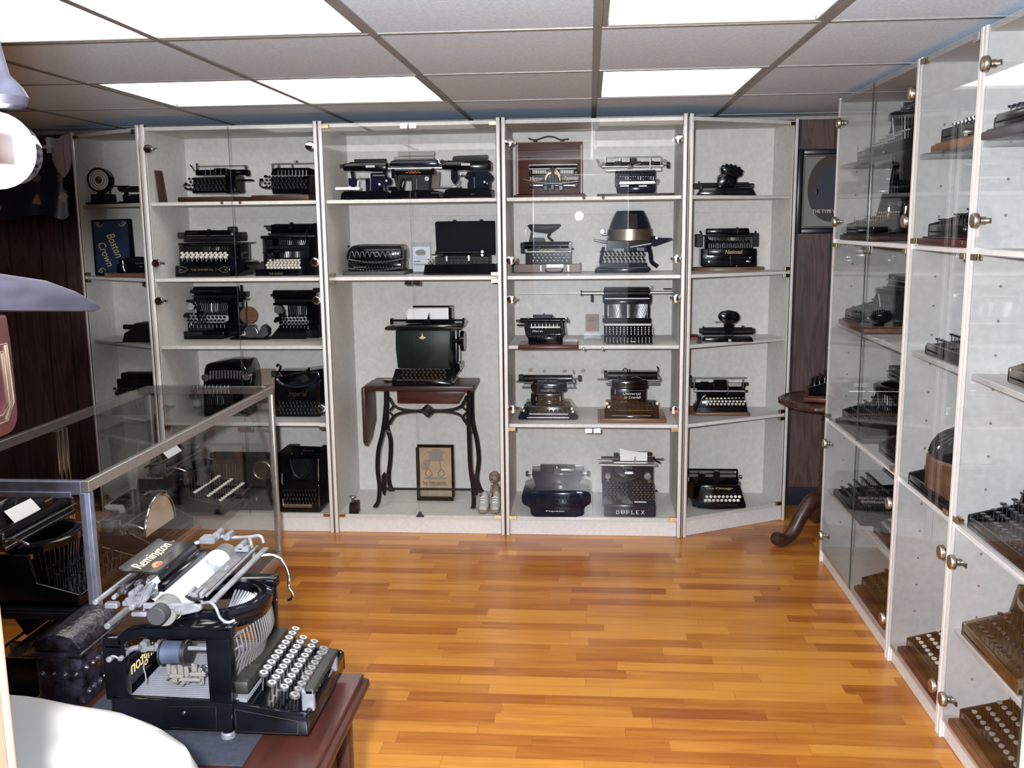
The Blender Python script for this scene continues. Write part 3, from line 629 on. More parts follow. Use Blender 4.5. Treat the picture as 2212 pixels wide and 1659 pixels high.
m.p('top_plate', BLK, ('b', 1312, 196, 2150, 254, .03, .28, .006)); m.p('type_basket', DULL, ('b', 1440, 350, 2060, 410, .08, .24), ('b', 1600, 255, 2050, 560, .20, .26), ('b', 1500, 420, 1600, 460, .1, .2)); m.p('type_lever', STL, ('l', 1610, 275, 2000, 345, 14, .10, 6, .08), ('l', 1700, 445, 1960, 535, 13, .09, 6, -.1)); m.p('keyboard', KW, ('k', 1400, 578, 1930, 688, 4, 10, .01, .09, 24, True, 26))
m.p('platen', BLK, ('x', 1490, 2140, 108, 74, .15), ('b', 1520, 20, 2130, 60, .15, .2)); m.p('carriage', DULL, ('b', 1430, 160, 2140, 196, .08, .2), ('y', 1770, 90, 14, .06, .08), ('b', 1760, 0, 1800, 40, .12, .14), ('t', [(2030, 110), (2000, 200), (2010, 300)], 8, .02)); m.p('platen_knob', RUB, ('y', 1440, 90, 42, .12, .18), ('x', 1372, 1440, 62, 14, .14))
m.p('lettering', DIMG, ('T', 1440, 766, 1665, 794, 'THE SHIMER', -.001)); m.done()

m = TW('black typewriter with a silver bell at its left, third shelf', 'B2', (380, 440), Z3)
m.p('base', BLK, ('g', [(234, 388), (560, 388), (560, 440), (236, 440)], 0, .26, .004), ('b', 300, 330, 645, 420, .06, .26)); m.p('keyboard', KB, ('k', 318, 270, 575, 335, 4, 10, .01, .09, 9, True, 30)); m.p('side_frame', BLK, ('b', 386, 190, 398, 340, .08, .22), ('b', 600, 190, 660, 390, .08, .24), ('g', [(560, 340), (655, 260), (660, 400), (560, 440)], .05, .2))
m.p('top_plate', BLK, ('b', 300, 176, 690, 194, .06, .24), ('t', [(400, 168), (500, 188), (610, 166)], 6, .06)); m.p('type_basket', DULL, ('g', [(400, 180), (610, 180), (600, 280), (410, 280)], .16, .22)); m.p('type_lever', STL, ('l', 395, 195, 610, 250, 16, .10, 2, .15, 6), ('l', 440, 258, 600, 282, 14, .09, 2))
m.p('platen', BLK, ('x', 370, 660, 118, 30, .15)); m.p('carriage', DULL, ('b', 330, 112, 385, 135, .12, .16), ('b', 645, 125, 712, 155, .10, .16), ('b', 360, 145, 700, 168, .10, .2), ('y', 500, 130, 5, .08, .1), ('b', 672, 80, 684, 125, .12, .14)); m.p('bell', STL, ('y', 342, 222, 27, .06, .09)); m.p('lever', BLK, ('g', [(292, 285), (305, 264), (338, 262), (330, 290), (300, 298)], .0, .008), ('t', [(320, 290), (340, 320), (350, 345)], 5, .01)); m.done()
m = Mach('wooden_disc_stand', 'small black device with a round brown wooden disc on a rod', 'gadget', 'B2', base=(730, 443), z0=Z3)
m.p('base', BLK, ('g', [(602, 432), (640, 428), (858, 430), (860, 443), (602, 443)], 0, .09), ('b', 690, 430, 850, 440, .02, .08)); m.p('body', DST, ('g', [(705, 430), (712, 350), (760, 345), (770, 385), (800, 388), (810, 355), (830, 340), (860, 370), (858, 410), (830, 430)], .02, .07), ('t', [(700, 385), (720, 360), (770, 365), (790, 400)], 5, .01))
m.p('disc', OAKR, ('y', 725, 282, 60, .06, .085)); m.p('rod', BLK, ('t', [(713, 190), (716, 370)], 5, .045)); m.done()
m = TW('black typewriter with a silver bell, third shelf beside the chrome post', 'B2', (1000, 438), Z3)
m.p('base', BLK, ('g', [(862, 438), (935, 350), (1110, 345), (1110, 438)], 0, .05), ('b', 935, 345, 1190, 436, .05, .26)); m.p('keyboard', KB, ('k', 942, 285, 1130, 345, 4, 8, .01, .09, 9, True, 28)); m.p('side_frame', BLK, ('b', 1120, 190, 1190, 400, .08, .24), ('b', 930, 250, 945, 340, .08, .22)); m.p('top_plate', BLK, ('b', 890, 196, 1190, 214, .06, .24))
m.p('type_basket', DULL, ('b', 990, 210, 1180, 290, .16, .22)); m.p('type_lever', STL, ('l', 1000, 218, 1185, 276, 14, .10, 2, .1), ('l', 1040, 280, 1180, 300, 10, .09, 2)); m.p('platen', BLK, ('x', 896, 1186, 143, 32, .15)); m.p('carriage', DULL, ('x', 875, 900, 146, 8, .15), ('b', 900, 172, 1186, 196, .10, .2), ('y', 1040, 120, 5, .1, .13), ('b', 1155, 100, 1188, 130, .12, .16))
m.p('bell', STL, ('y', 925, 243, 30, .05, .09)); m.p('lever', BLK, ('g', [(892, 325), (905, 292), (935, 290), (930, 318), (905, 330)], 0, .008)); m.done()
m = TW('curved black typewriter with silver ribs and two round chrome knobs', 'B2', (580, 965), Z4, 4.86)
m.p('body', BLK, ('g', [(425, 725), (432, 640), (445, 605), (560, 588), (690, 592), (714, 640), (728, 725), (728, 965), (430, 965)], .03, .24, .008)); m.p('rib', STL, ('l', 475, 650, 690, 706, 12, .022, 5, .0, -6)); m.p('spool_cap', STL, ('y', 436, 695, 25, .0, .05), ('y', 711, 690, 23, .0, .05)); m.p('keyboard', KB, ('k', 445, 760, 720, 860, 3, 9, -.03, .02, 11)); m.p('lever', DST, ('t', [(725, 680), (748, 690), (742, 725)], 5, .06)); m.done()
m = Mach('card', 'small brown printed card leaning behind the fourth shelf machines', 'card', 'B2', y=5.14, base=(860, 965), z0=Z4)
m.p('sheet', CARD, ('b', 816, 633, 905, 965, 0, .003, .0005)); m.p('print_line', INKG, *[('b', 824, 642+i*11, 898-(i*37 % 30), 645+i*11, -.001, .001, 0) for i in range(8)])['kind'] = 'stuff'; m.done()
m = TW('black curved typewriter lettered in faded script, fourth shelf', 'B2', (1060, 960), Z4)
m.p('body', BLK, ('g', [(896, 690), (1195, 650), (1205, 700), (1205, 960), (905, 960)], .02, .28, .008)); m.p('type_basket', NAVY, ('t', [(915, 700), (950, 735), (1050, 750), (1150, 730), (1190, 690)], 14, .02), ('t', [(930, 660), (970, 700), (1050, 715), (1130, 695), (1165, 655)], 10, .03)); m.p('platen', BLK, ('x', 885, 1198, 668, 20, .14), ('b', 930, 648, 1195, 690, .1, .2)); m.p('platen_knob', RUB, ('x', 883, 915, 668, 22, .13))
m.p('lever', BLK, ('t', [(912, 618), (925, 606), (938, 620), (930, 650)], 6, .08), ('g', [(1090, 655), (1115, 640), (1128, 626), (1132, 655)], .1, .12)); m.p('lettering', BRZ, ('T', 990, 782, 1120, 828, 'Imperial', .018, .3)); m.p('keyboard', KB, ('k', 925, 850, 1180, 920, 4, 11, -.01, .015, 8)); m.done()
m = TW('dark typewriter with a round side wheel, bottom shelf, seen through the glass counter', 'B2', (660, 1575), Z5)
m.p('base', DULL, ('b', 480, 1480, 880, 1575, 0, .28, .006), ('b', 500, 1250, 800, 1490, .10, .26)); m.p('platen', BLK, ('x', 500, 880, 1212, 30, .16)); m.p('platen_knob', RUB, ('x', 478, 502, 1210, 22, .16)); m.p('side_wheel', BRZ, ('y', 820, 1310, 74, .06, .1), ('o', 820, 1310, 62, 7, .055)); m.p('keyboard', KB, ('k', 520, 1400, 780, 1500, 4, 10, .0, .09, 10)); m.p('type_lever', DST, ('l', 520, 1270, 780, 1380, 14, .09, 3, .1)); m.done()
m = TW('boxy black typewriter with a tall paper table, bottom shelf beside the counter', 'B2', (1090, 1590), Z5)
m.p('paper_table', BLK, ('g', [(1010, 1150), (1200, 1156), (1200, 1215), (1015, 1215)], .12, .14), ('b', 1005, 1205, 1190, 1235, .10, .2)); m.p('frame', BLK, ('b', 930, 1192, 990, 1420, .05, .26), ('b', 1160, 1200, 1200, 1420, .05, .26), ('b', 935, 1405, 1198, 1590, 0, .27, .008), ('b', 940, 1195, 1012, 1205, .02, .06)); m.p('type_basket', DULL, ('g', [(990, 1215), (1160, 1215), (1160, 1415), (990, 1415)], .10, .24), ('t', [(1000, 1230), (1030, 1330), (1080, 1360), (1130, 1330), (1155, 1230)], 10, .08))
m.p('chrome_strip', STL, ('b', 955, 1538, 1150, 1556, -.003, .003), ('t', [(950, 1330), (950, 1400)], 4, .03), ('t', [(1190, 1230), (1192, 1380)], 4, .03), ('t', [(955, 1500), (960, 1540)], 4, -.002)); m.p('keyboard', KB, ('k', 955, 1440, 1180, 1520, 4, 11, -.004, .01, 7)); m.p('lettering', BRZ, ('T', 1085, 1168, 1165, 1186, 'Monarch', .118, .2)); m.done()

# ================================================================== middle cabinet
def oliver(lab, ox, base, prims):
    m = TW(lab, 'CO', base, Z1, 4.80)
    for p in prims: m.p(p[0], p[1], *p[2:])
    return m.done()
oliver('left of three black typewriters with white badges, top shelf', 0, (420, 655), [
    ('base', BLK, ('g', [(90, 655), (105, 570), (150, 542), (700, 542), (735, 575), (720, 655), (690, 655), (690, 630), (170, 630), (170, 655)], 0, .2), ('g', [(170, 630), (690, 630), (600, 648), (420, 655), (260, 648)], .02, .18)),
    ('body', NAVY, ('b', 500, 300, 655, 545, .05, .16), ('g', [(220, 280), (265, 280), (275, 400), (255, 545), (225, 545), (245, 400)], .05, .08), ('b', 430, 380, 500, 545, .08, .14), ('b', 200, 370, 300, 470, .10, .14), ('b', 665, 280, 700, 545, .08, .11)),
    ('spool_cap', NAVY, ('y', 612, 455, 52, .03, .05), ('y', 715, 410, 56, .06, .08)), ('spool_screw', PAP, ('y', 612, 452, 15, .025, .03), ('b', 690, 390, 715, 420, .055, .06)),
    ('carriage', BLK, ('g', [(125, 178), (200, 170), (225, 155), (700, 155), (700, 275), (125, 272)], .03, .14, .006)), ('platen_knob', RUB, ('x', 88, 128, 215, 26, .09)), ('paper_table', DULL, ('b', 275, 112, 700, 172, .11, .125)),
    ('badge', PAP, ('b', 428, 200, 546, 230, .027, .03, .001)), ('lettering', INK, ('T', 434, 206, 540, 224, 'GERARD', .0265)), ('chrome_bar', STL, ('b', 298, 366, 490, 384, .03, .045), ('b', 522, 325, 685, 346, .03, .045), ('t', [(315, 320), (340, 345), (330, 370)], 6, .03), ('t', [(492, 370), (492, 540)], 5, .03)),
    ('tray', PAP, ('b', 20, 488, 245, 530, .02, .06), ('b', 225, 490, 345, 530, .01, .05), ('t', [(330, 400), (325, 490)], 12, .06))])
oliver('middle typewriter with orange decal and tall grey paper table, top shelf', 0, (1080, 655), [
    ('base', BLK, ('g', [(750, 655), (770, 545), (1390, 545), (1412, 640), (1412, 655), (1380, 655), (1375, 640), (800, 640), (790, 655)], 0, .2), ('b', 735, 490, 880, 545, .06, .16)),
    ('body', DULL, ('g', [(850, 330), (1290, 330), (1270, 545), (1040, 545), (1035, 400), (900, 400), (880, 545), (860, 545)], .04, .16), ('g', [(785, 325), (845, 325), (875, 530), (838, 530), (812, 420)], .04, .1)),
    ('front_plate', BLK, ('b', 775, 270, 1335, 335, .03, .12), ('b', 772, 255, 805, 380, .01, .04), ('b', 1305, 245, 1335, 335, .01, .04)), ('decal', ORNG, *[('t', [(1062+sx*x, 303+y) for x, y in ((6, 10), (14, -12), (30, -14), (34, 6), (48, 10), (58, -10), (72, -6), (78, 8), (92, 2), (106, -2))], 4, .028) for sx in (1, -1)], ('t', [(1040, 318), (1062, 306), (1084, 318)], 4, .028)), ('carriage', NAVY, ('g', [(745, 165), (790, 142), (1385, 132), (1392, 220), (745, 222)], .04, .14, .006)), ('platen_knob', STL, ('y', 1380, 160, 34, .06, .08), ('x', 1392, 1445, 188, 10, .09), ('x', 1440, 1452, 180, 34, .09)),
    ('chrome_bar', STL, ('b', 720, 228, 1446, 268, .02, .035), ('b', 900, 376, 1040, 388, .03, .04), ('t', [(1105, 390), (1105, 530)], 5, .03)), ('paper_table', GPAP, ('b', 862, 22, 1340, 90, .12, .125), ('b', 798, 90, 1335, 132, .09, .11)), ('spool_cap', DST, ('y', 1240, 388, 34, .03, .05)), ('side_card', mat('taupe card', (.16, .13, .12), .7), ('g', [(1285, 300), (1420, 295), (1400, 515), (1300, 520)], .10, .104)), ('lever', STL, ('t', [(935, 420), (915, 500)], 10, .05), ('b', 1300, 565, 1395, 578, -.004, .004))])
oliver('right of three black typewriters with white badges, top shelf', 0, (1800, 655), [
    ('base', BLK, ('g', [(1450, 655), (1485, 540), (1560, 520), (2080, 520), (2080, 640), (2060, 655), (2050, 635), (1530, 640), (1500, 655)], 0, .2)), ('body', NAVY, ('b', 1870, 290, 2060, 525, .05, .16), ('g', [(1560, 280), (1640, 280), (1660, 400), (1600, 470), (1560, 400)], .05, .09), ('b', 1780, 440, 1870, 525, .08, .14), ('g', [(1780, 300), (1870, 290), (1870, 450), (1790, 450), (1790, 410), (1740, 380)], .1, .14)),
    ('spool_cap', NAVY, ('y', 2010, 440, 32, .03, .05), ('y', 2058, 378, 58, .06, .085)), ('spool_screw', PAP, ('y', 2006, 436, 14, .025, .03)), ('carriage', BLK, ('g', [(1440, 185), (1510, 150), (2080, 145), (2080, 275), (1600, 275), (1440, 265)], .03, .14, .006)), ('platen_knob', RUB, ('x', 1438, 1500, 190, 36, .08), ('y', 1440, 165, 26, .07, .09)),
    ('paper_table', DULL, ('g', [(1590, 98), (1640, 88), (2048, 74), (2040, 142), (1575, 146)], .11, .125)), ('badge', PAP, ('b', 1698, 186, 1812, 218, .027, .03, .001)), ('lettering', INK, ('T', 1704, 192, 1806, 212, 'GERARD', .0265)), ('chrome_bar', STL, ('b', 1648, 346, 1840, 362, .03, .045), ('t', [(1700, 320), (1690, 350)], 10, .03), ('t', [(1870, 365), (1872, 520)], 5, .03), ('b', 1820, 590, 1880, 602, -.004, .004)), ('tray', DUST, ('b', 1400, 488, 1690, 516, .02, .06), ('b', 1570, 480, 1640, 515, .01, .05), ('t', [(1680, 410), (1660, 500)], 8, .06))])
m = TW('low domed black typewriter with knuckled front on a grey board', 'C1', (520, 1470), Z2)
m.p('base_board', GBRD, ('b', 246, 1432, 800, 1470, 0, .26, .003)); m.p('body', BLK, ('g', [(282, 1330), (280, 1290), (295, 1245), (335, 1205), (420, 1192), (755, 1194), (782, 1240), (786, 1330), (770, 1345), (300, 1345)], .02, .22, .01), ('g', [(292, 1345), (780, 1340), (782, 1425), (296, 1425)], .01, .2, .008), ('t', [(300, 1330), (420, 1350), (540, 1358), (680, 1348), (782, 1325)], 16, .01), ('t', [(300, 1410), (540, 1430), (780, 1405)], 14, .01))
m.p('type_lever', DST, *[('t', [(x-18, 1305+abs(x-545)*.06), (x-10, 1268), (x+10, 1262), (x+22, 1300)], 4.5, .014) for x in range(330, 780, 46)]); m.p('round_badge', DST, ('o', 552, 1282, 20, 5, .012)); m.p('keyboard', KB, ('k', 330, 1345, 760, 1385, 2, 16, -.01, .004, 8)); m.p('chrome_strip', STL, ('b', 350, 1392, 466, 1400, -.004, .0)); m.p('platen', BLK, ('x', 380, 790, 1215, 22, .12)); m.p('platen_knob', RUB, ('x', 775, 797, 1222, 28, .12), ('y', 297, 1210, 8, .1, .12)); m.done()
m = Mach('sign_holder', 'clear upright holder with a pale printed sheet, second shelf of the middle cabinet', 'sign', 'C1', base=(955, 1412), z0=Z2, y=5.05)
m.p('holder', ACR, ('b', 870, 1130, 1045, 1412, 0, .004, .001), ('b', 870, 1404, 1045, 1412, .004, .06, .001)); m.p('sheet', PAP, ('b', 880, 1170, 1032, 1392, .0045, .006, 0)); m.p('print_picture', INKG, ('g', [(900, 1215), (925, 1198), (970, 1195), (995, 1220), (985, 1245), (930, 1248), (905, 1240)], -.0015, -.0005, 0))
m.p('print_line', INKG, *[('b', 885+o, 1258+i*13, 1028-o2, 1261+i*13 if i not in (3, 5) else 1268+i*13, -.0015, -.0005, 0) for i, (o, o2) in enumerate(((0, 15), (15, 30), (35, 10), (5, 85), (0, 4), (0, 8), (20, 40), (0, 10), (10, 60), (0, 20)))])['kind'] = 'stuff'; m.done()
m = TW('portable typewriter in a black case with its lid standing open', 'C1', (1300, 1467), Z2)
m.p('case_lid', mat('black leathercloth', (.006, .007, .013), .7, bump=.2, scale=120, spec=.15), ('g', [(1075, 1000), (1088, 988), (1610, 982), (1615, 1290), (1090, 1295)], .235, .275, .006), label='open case lid'); m.p('case_latch', DULL, ('b', 1235, 973, 1265, 990, .24, .26), ('b', 1476, 969, 1506, 986, .24, .26)); m.p('case', BLK, ('g', [(985, 1378), (1615, 1366), (1625, 1467), (972, 1467), (975, 1450)], 0, .01), ('b', 985, 1440, 1615, 1467, .01, .25), ('b', 985, 1378, 1000, 1467, .01, .25), ('b', 1605, 1372, 1620, 1467, .01, .25))
m.p('body', DULL, ('b', 1080, 1300, 1560, 1440, .08, .22), ('b', 1170, 1295, 1390, 1320, .07, .1)); m.p('keyboard', [BRS, STL], ('k', 1010, 1328, 1535, 1362, 3, 15, .02, .07, 7, True, 30)); m.p('carriage', STL, ('b', 1042, 1280, 1150, 1289, .09, .1), ('b', 1415, 1275, 1575, 1284, .09, .1), ('b', 1170, 1296, 1190, 1350, .06, .07), ('b', 1368, 1290, 1390, 1345, .06, .07), ('y', 1500, 1260, 14, .1, .12), ('y', 1500, 1290, 12, .08, .1)); m.p('platen', BLK, ('x', 1080, 1560, 1270, 16, .13)); m.done()

# treadle table and its typewriter
TT = 4.83
m = Mach('treadle_table', 'dark wooden drop-leaf table on curved black cast iron treadle legs', 'table', 'C2', y=TT, base=(660, 1515), z0=Z5+.002)
t0, t1 = m.at(300, 752, 0), m.at(970, 752, 0); zt = m.at(600, 718, 0).z
b = NB(); plan(b, [(t0.x-.012, TT-.0), (t1.x, TT), (t1.x, TT+.28), (t0.x-.012, TT+.28)], zt-.028, zt, .006); o = link('table_top', b, WOOD, m.root); m.parts.append(o)
b = NB(); x = t0.x-.016; lz = m.at(320, 1110, 0).z
prism(b, [(TT+.01, zt-.012), (TT+.27, zt-.012), (TT+.27, lz+.10), (TT+.15, lz+.02), (TT+.05, lz), (TT+.01, lz+.03)], lambda q: (x-.018, q[0], q[1]), lambda q: (x, q[0], q[1]), .003); o = link('drop_leaf', b, WOOD, m.root); m.parts.append(o)
m.p('drawer_box', MAHO, ('g', [(486, 752), (915, 754), (870, 828), (490, 826)], .06, .22, .003))
def leg(x): return x
IR = DULL
for nm, pts, d in (('f', [(420, 752), (418, 850), (400, 1000), (372, 1120), (366, 1240), (378, 1350), (372, 1440), (354, 1508)], .02), ('r', [(425, 752), (425, 960), (448, 1060), (446, 1180), (436, 1270), (440, 1330), (456, 1372)], .24),
                   ('f', [(942, 752), (938, 850), (940, 1000), (944, 1120), (950, 1240), (966, 1350), (970, 1440), (968, 1515)], .02), ('r', [(958, 752), (962, 930), (990, 1060), (1002, 1180), (990, 1290), (1000, 1340), (1018, 1382)], .24)):
    m.p('leg', IR, ('t', pts, 15, d), ('z', pts[-1][0], [(pts[-1][1]+4, 20), (pts[-1][1]-8, 18), (pts[-1][1]-14, 12)], d))
for xx in (435, 950): m.p('side_brace', IR, ('t', [(xx-15, 760, .02), (xx-8, 760, .24)], 12), ('t', [(xx-15, 1000, .02), (xx+10, 1010, .24)], 9), ('t', [(xx-58 if xx < 500 else xx+18, 1365, .02), (xx+5 if xx < 500 else xx+45, 1368, .24)], 9))
m.p('cross_brace', IR, ('t', [(440, 790), (465, 835), (510, 862), (600, 874), (680, 868), (760, 872), (850, 862), (900, 835), (925, 780)], 9, .03), ('t', [(440, 958), (462, 915), (505, 890), (600, 876), (680, 882), (760, 876), (860, 890), (905, 920), (930, 965)], 9, .03),
    ('t', [(642, 873), (680, 838)], 8, .028), ('t', [(680, 838), (718, 873)], 8, .028), ('t', [(642, 873), (680, 910)], 8, .028), ('t', [(680, 910), (718, 873)], 8, .028), ('t', [(440, 800), (465, 840), (442, 872)], 7, .03), ('t', [(440, 880), (463, 915), (442, 950)], 7, .03), ('t', [(925, 790), (895, 840), (925, 872)], 7, .03), ('t', [(930, 880), (900, 920), (932, 960)], 7, .03))
m.p('foot_bar', IR, ('t', [(395, 1363), (960, 1368)], 8, .10)); 
for xx in (405, 985): m.p('finial', IR, ('g', [(xx-2, 1262), (xx+12, 1280), (xx+14, 1370), (xx+6, 1412), (xx-8, 1395), (xx-16, 1360), (xx-14, 1280)], .06, .085))
m.done()
zt2 = zt+m.root.location.z-(Z5+.002)
m = TW('tall dark green and black typewriter holding paper on the treadle table', 'C2', (640, 712), zt2+.001)
yy0 = m.Y
m.p('body', GRN, ('g', [(478, 358), (825, 358), (822, 470), (815, 600), (492, 600), (478, 470)], .10, .27, .006), label='painted sheet metal body'); m.p('base', BLK, ('w', 456, 600, 826, 712, 0, .10, .03), ('b', 456, 690, 840, 712, .05, .27), ('g', [(820, 590), (880, 575), (885, 610), (825, 705)], .10, .27)); m.p('keyboard', [BRS, DST], ('k', 512, 606, 800, 656, 4, 11, .02, .085, 7, True, 12)); m.p('space_bar', WOOD, ('b', 480, 668, 780, 684, .0, .012))
m.p('top_plate', BLK, ('g', [(408, 345), (420, 335), (900, 318), (905, 335), (880, 355), (410, 358)], .07, .27, .004)); m.p('carriage', BLK, ('b', 446, 290, 910, 304, .10, .13), ('b', 444, 285, 456, 325, .10, .14), ('b', 898, 283, 910, 335, .10, .14), ('b', 585, 204, 842, 215, .20, .22), ('b', 810, 215, 830, 320, .12, .2), ('g', [(688, 248), (694, 320), (680, 330), (668, 322)], .08, .1), ('o', 675, 318, 20, 3, .08), ('x', 545, 850, 298, 16, .17))
m.p('paper', PAP, ('g', [(556, 225), (812, 220), (812, 290), (552, 290)], .12, .123, 0), ('x', 552, 814, 258, 32, .16)); m.p('side_wheel', BLK, ('x', 889, 913, 425, 64, .16), ('x', 835, 890, 425, 12, .16), ('x', 870, 892, 425, 26, .16)); m.p('side_frame', BLK, ('t', [(835, 365), (845, 480), (850, 560), (885, 580)], 11, .18), ('t', [(868, 350), (868, 575)], 5, .2), ('y', 852, 588, 26, .15, .2), ('t', [(890, 330), (887, 620)], 2, .17))
m.p('gold_ornament', GOLD, ('g', [(625, 405), (640, 398), (645, 370), (652, 398), (670, 405), (655, 415), (638, 415)], .098, .1, 0)); m.done(.08)
m = Mach('red_tin', 'small black and red tin standing on the right of the treadle table', 'tin', 'C2', base=(952, 632), z0=zt2+.001)
m.p('box', BLK, ('b', 926, 567, 978, 632, 0, .05)); m.p('label', RED, ('b', 936, 580, 970, 620, -.001, .0, 0), ('y', 952, 600, 12, -.002, -.001)); m.done()
m = Mach('round_tin_lid', 'flat round copper dish on the left of the treadle table', 'dish', 'C2', y=yy0+.16, base=(440, 640), z0=zt2+.001)
m.p('dish', BRZ, ('z', 440, [(642, 34), (636, 40), (630, 41)], 0)); m.done()
m = Mach('framed_print', 'black framed print of a typewriter standing under the treadle table', 'framed print', 'C2', y=4.99, base=(727, 1390), z0=Z5+.002)
m.p('frame', BLK, ('b', 612, 1040, 842, 1056, 0, .02), ('b', 612, 1366, 842, 1390, 0, .02), ('b', 612, 1056, 624, 1366, 0, .02), ('b', 832, 1056, 842, 1366, 0, .02), ('b', 620, 1050, 838, 1375, .012, .02)); m.p('print', mat('yellowed print', (.40, .29, .19), .8, var=.15, scale=12), ('b', 622, 1054, 834, 1368, .008, .012, 0))
K = .007
m.p('print_drawing', INKG, ('b', 690, 1092, 772, 1130, K, K+.001, 0), ('b', 676, 1082, 782, 1090, K, K+.001, 0), ('b', 706, 1066, 760, 1080, K, K+.001, 0), ('g', [(652, 1140), (672, 1132), (788, 1132), (776, 1142)], K, K+.001, 0), ('b', 652, 1145, 676, 1195, K, K+.001, 0), ('t', [(690, 1142), (680, 1190), (665, 1220), (690, 1240), (705, 1220), (688, 1190)], 3.5, K), ('t', [(755, 1142), (762, 1190), (745, 1220), (765, 1240), (785, 1220), (765, 1190)], 3.5, K), ('g', [(650, 1255), (670, 1242), (800, 1245), (790, 1258)], K, K+.001, 0))
m.p('lettering', INK, ('T', 645, 1270, 805, 1296, 'THE TYPE-WRITER.', K)); m.p('print_line', INKG, *[('b', 640+(i % 3)*58, 1306+(i//3)*8, 692+(i % 3)*58, 1308.5+(i//3)*8, K, K+.001, 0) for i in range(21)])['kind'] = 'stuff'; m.done()
m = Mach('letter_scale', 'small dark letter scale with a silver pan, left floor of the middle cabinet', 'scale', 'C2', base=(214, 1512), z0=Z5+.002)
m.p('body', DULL, ('g', [(185, 1512), (188, 1445), (240, 1440), (244, 1512)], 0, .05)); m.p('stem', CHR, ('b', 200, 1418, 222, 1452, .012, .03)); m.p('pan', STL, ('z', 210, [(1416, 8), (1410, 22), (1404, 26), (1401, 25)], .02)); m.done()
for nm, lab, pts in (('l', 'left white child sneaker on the cabinet floor by the treadle table', 0), ('r', 'right white child sneaker below the plush dog', 78)):
    m = Mach('sneaker', lab, 'shoe', 'C2', base=(1028+pts*.5, 1513), z0=Z5+.002, group='pair of white sneakers'); ox = pts
    x0, x1 = (990, 1062) if not pts else (1070, 1134)
    xm = (x0+x1)/2
    a, c = m.at(xm, 1513, 0), m.m(36 if not pts else 32); Lh = .155
    b = NB()   # sole and upper lofted along the shoe's length
    def loft(prof, mi=0):
        rings = []
        for yy, hw, zlo, zhi in prof:
            rings.append([b.verts.new((a.x+hw*c*math.cos(t)*1.0, m.Y+yy, m.z0+zlo+(zhi-zlo)*(.5+.5*math.sin(t)) )) for t in [2*PI*i/14 for i in range(14)]])
        fs = []
        for A, B in zip(rings, rings[1:]):
            for j in range(14): fs.append(b.faces.new((A[j], A[(j+1) % 14], B[(j+1) % 14], B[j])))
        fs += [b.faces.new(rings[0][::-1]), b.faces.new(rings[-1])]; bmesh.ops.recalc_face_normals(b, faces=fs)
    loft([(0, .3, .004, .022), (.008, .7, .003, .036), (.03, .95, .003, .045), (.06, .95, .003, .058), (.09, .85, .003, .075), (.11, .82, .003, .088), (.135, .8, .003, .085), (.15, .6, .006, .07)])
    o = link('upper', b, WHT, m.root); m.parts.append(o)
    b = NB(); loft([(-.004, .35, 0, .012), (.006, .8, 0, .017), (.03, 1.05, 0, .018), (.08, .98, 0, .018), (.13, .92, 0, .02), (.155, .6, 0, .02)]); o = link('sole', b, SOLE, m.root); m.parts.append(o)
    m.p('toe_cap', SOLE, ('s', xm, 1498, 33, 15, .012, .024)); m.p('lace', PAP, *[('t', [(xm-16, 1462-i*16, .03+i*.012), (xm, 1458-i*16, .026+i*.012), (xm+16, 1462-i*16, .03+i*.012)], 3.5) for i in range(4)]); m.p('opening', RUB, ('s', xm, 1402, 20, 7, .115, .022)); m.done()
m = Mach('plush_dog', 'small tan plush dog sitting behind the sneakers', 'plush toy', 'C2', base=(1108, 1395), z0=Z5+.002, y=5.06)
b = NB()
for q in (('s', 1108, 1345, 30, 52, .0, .045), ('s', 1100, 1262, 32, 40, -.02, .042), ('s', 1086, 1285, 16, 14, -.055, .022), ('s', 1090, 1388, 14, 12, -.045, .03), ('s', 1122, 1388, 14, 12, -.045, .03), ('s', 1082, 1340, 9, 32, -.035, .014), ('s', 1118, 1340, 9, 32, -.035, .014)): m.add(b, q)
o = link('body', b, PLSH, m.root); m.parts.append(o)
m.p('ear', mat('brown plush', (.14, .09, .07), .95), ('s', 1074, 1262, 8, 28, -.015, .018), ('s', 1126, 1265, 8, 28, -.015, .018)); m.p('nose', RUB, ('s', 1083, 1277, 7, 5, -.076, .006), ('s', 1086, 1252, 4, 4, -.06, .004), ('s', 1108, 1252, 4, 4, -.058, .004)); m.done()
m = Mach('door_stop', 'small black catch at the foot of the middle cabinet doors', 'door catch', 'C2', y=4.712, base=(630, 1534), z0=BOT-.018)
m.p('catch', RUB, ('g', [(606, 1534), (608, 1524), (620, 1518), (622, 1502), (640, 1502), (642, 1518), (655, 1524), (657, 1534)], 0, .010)); 
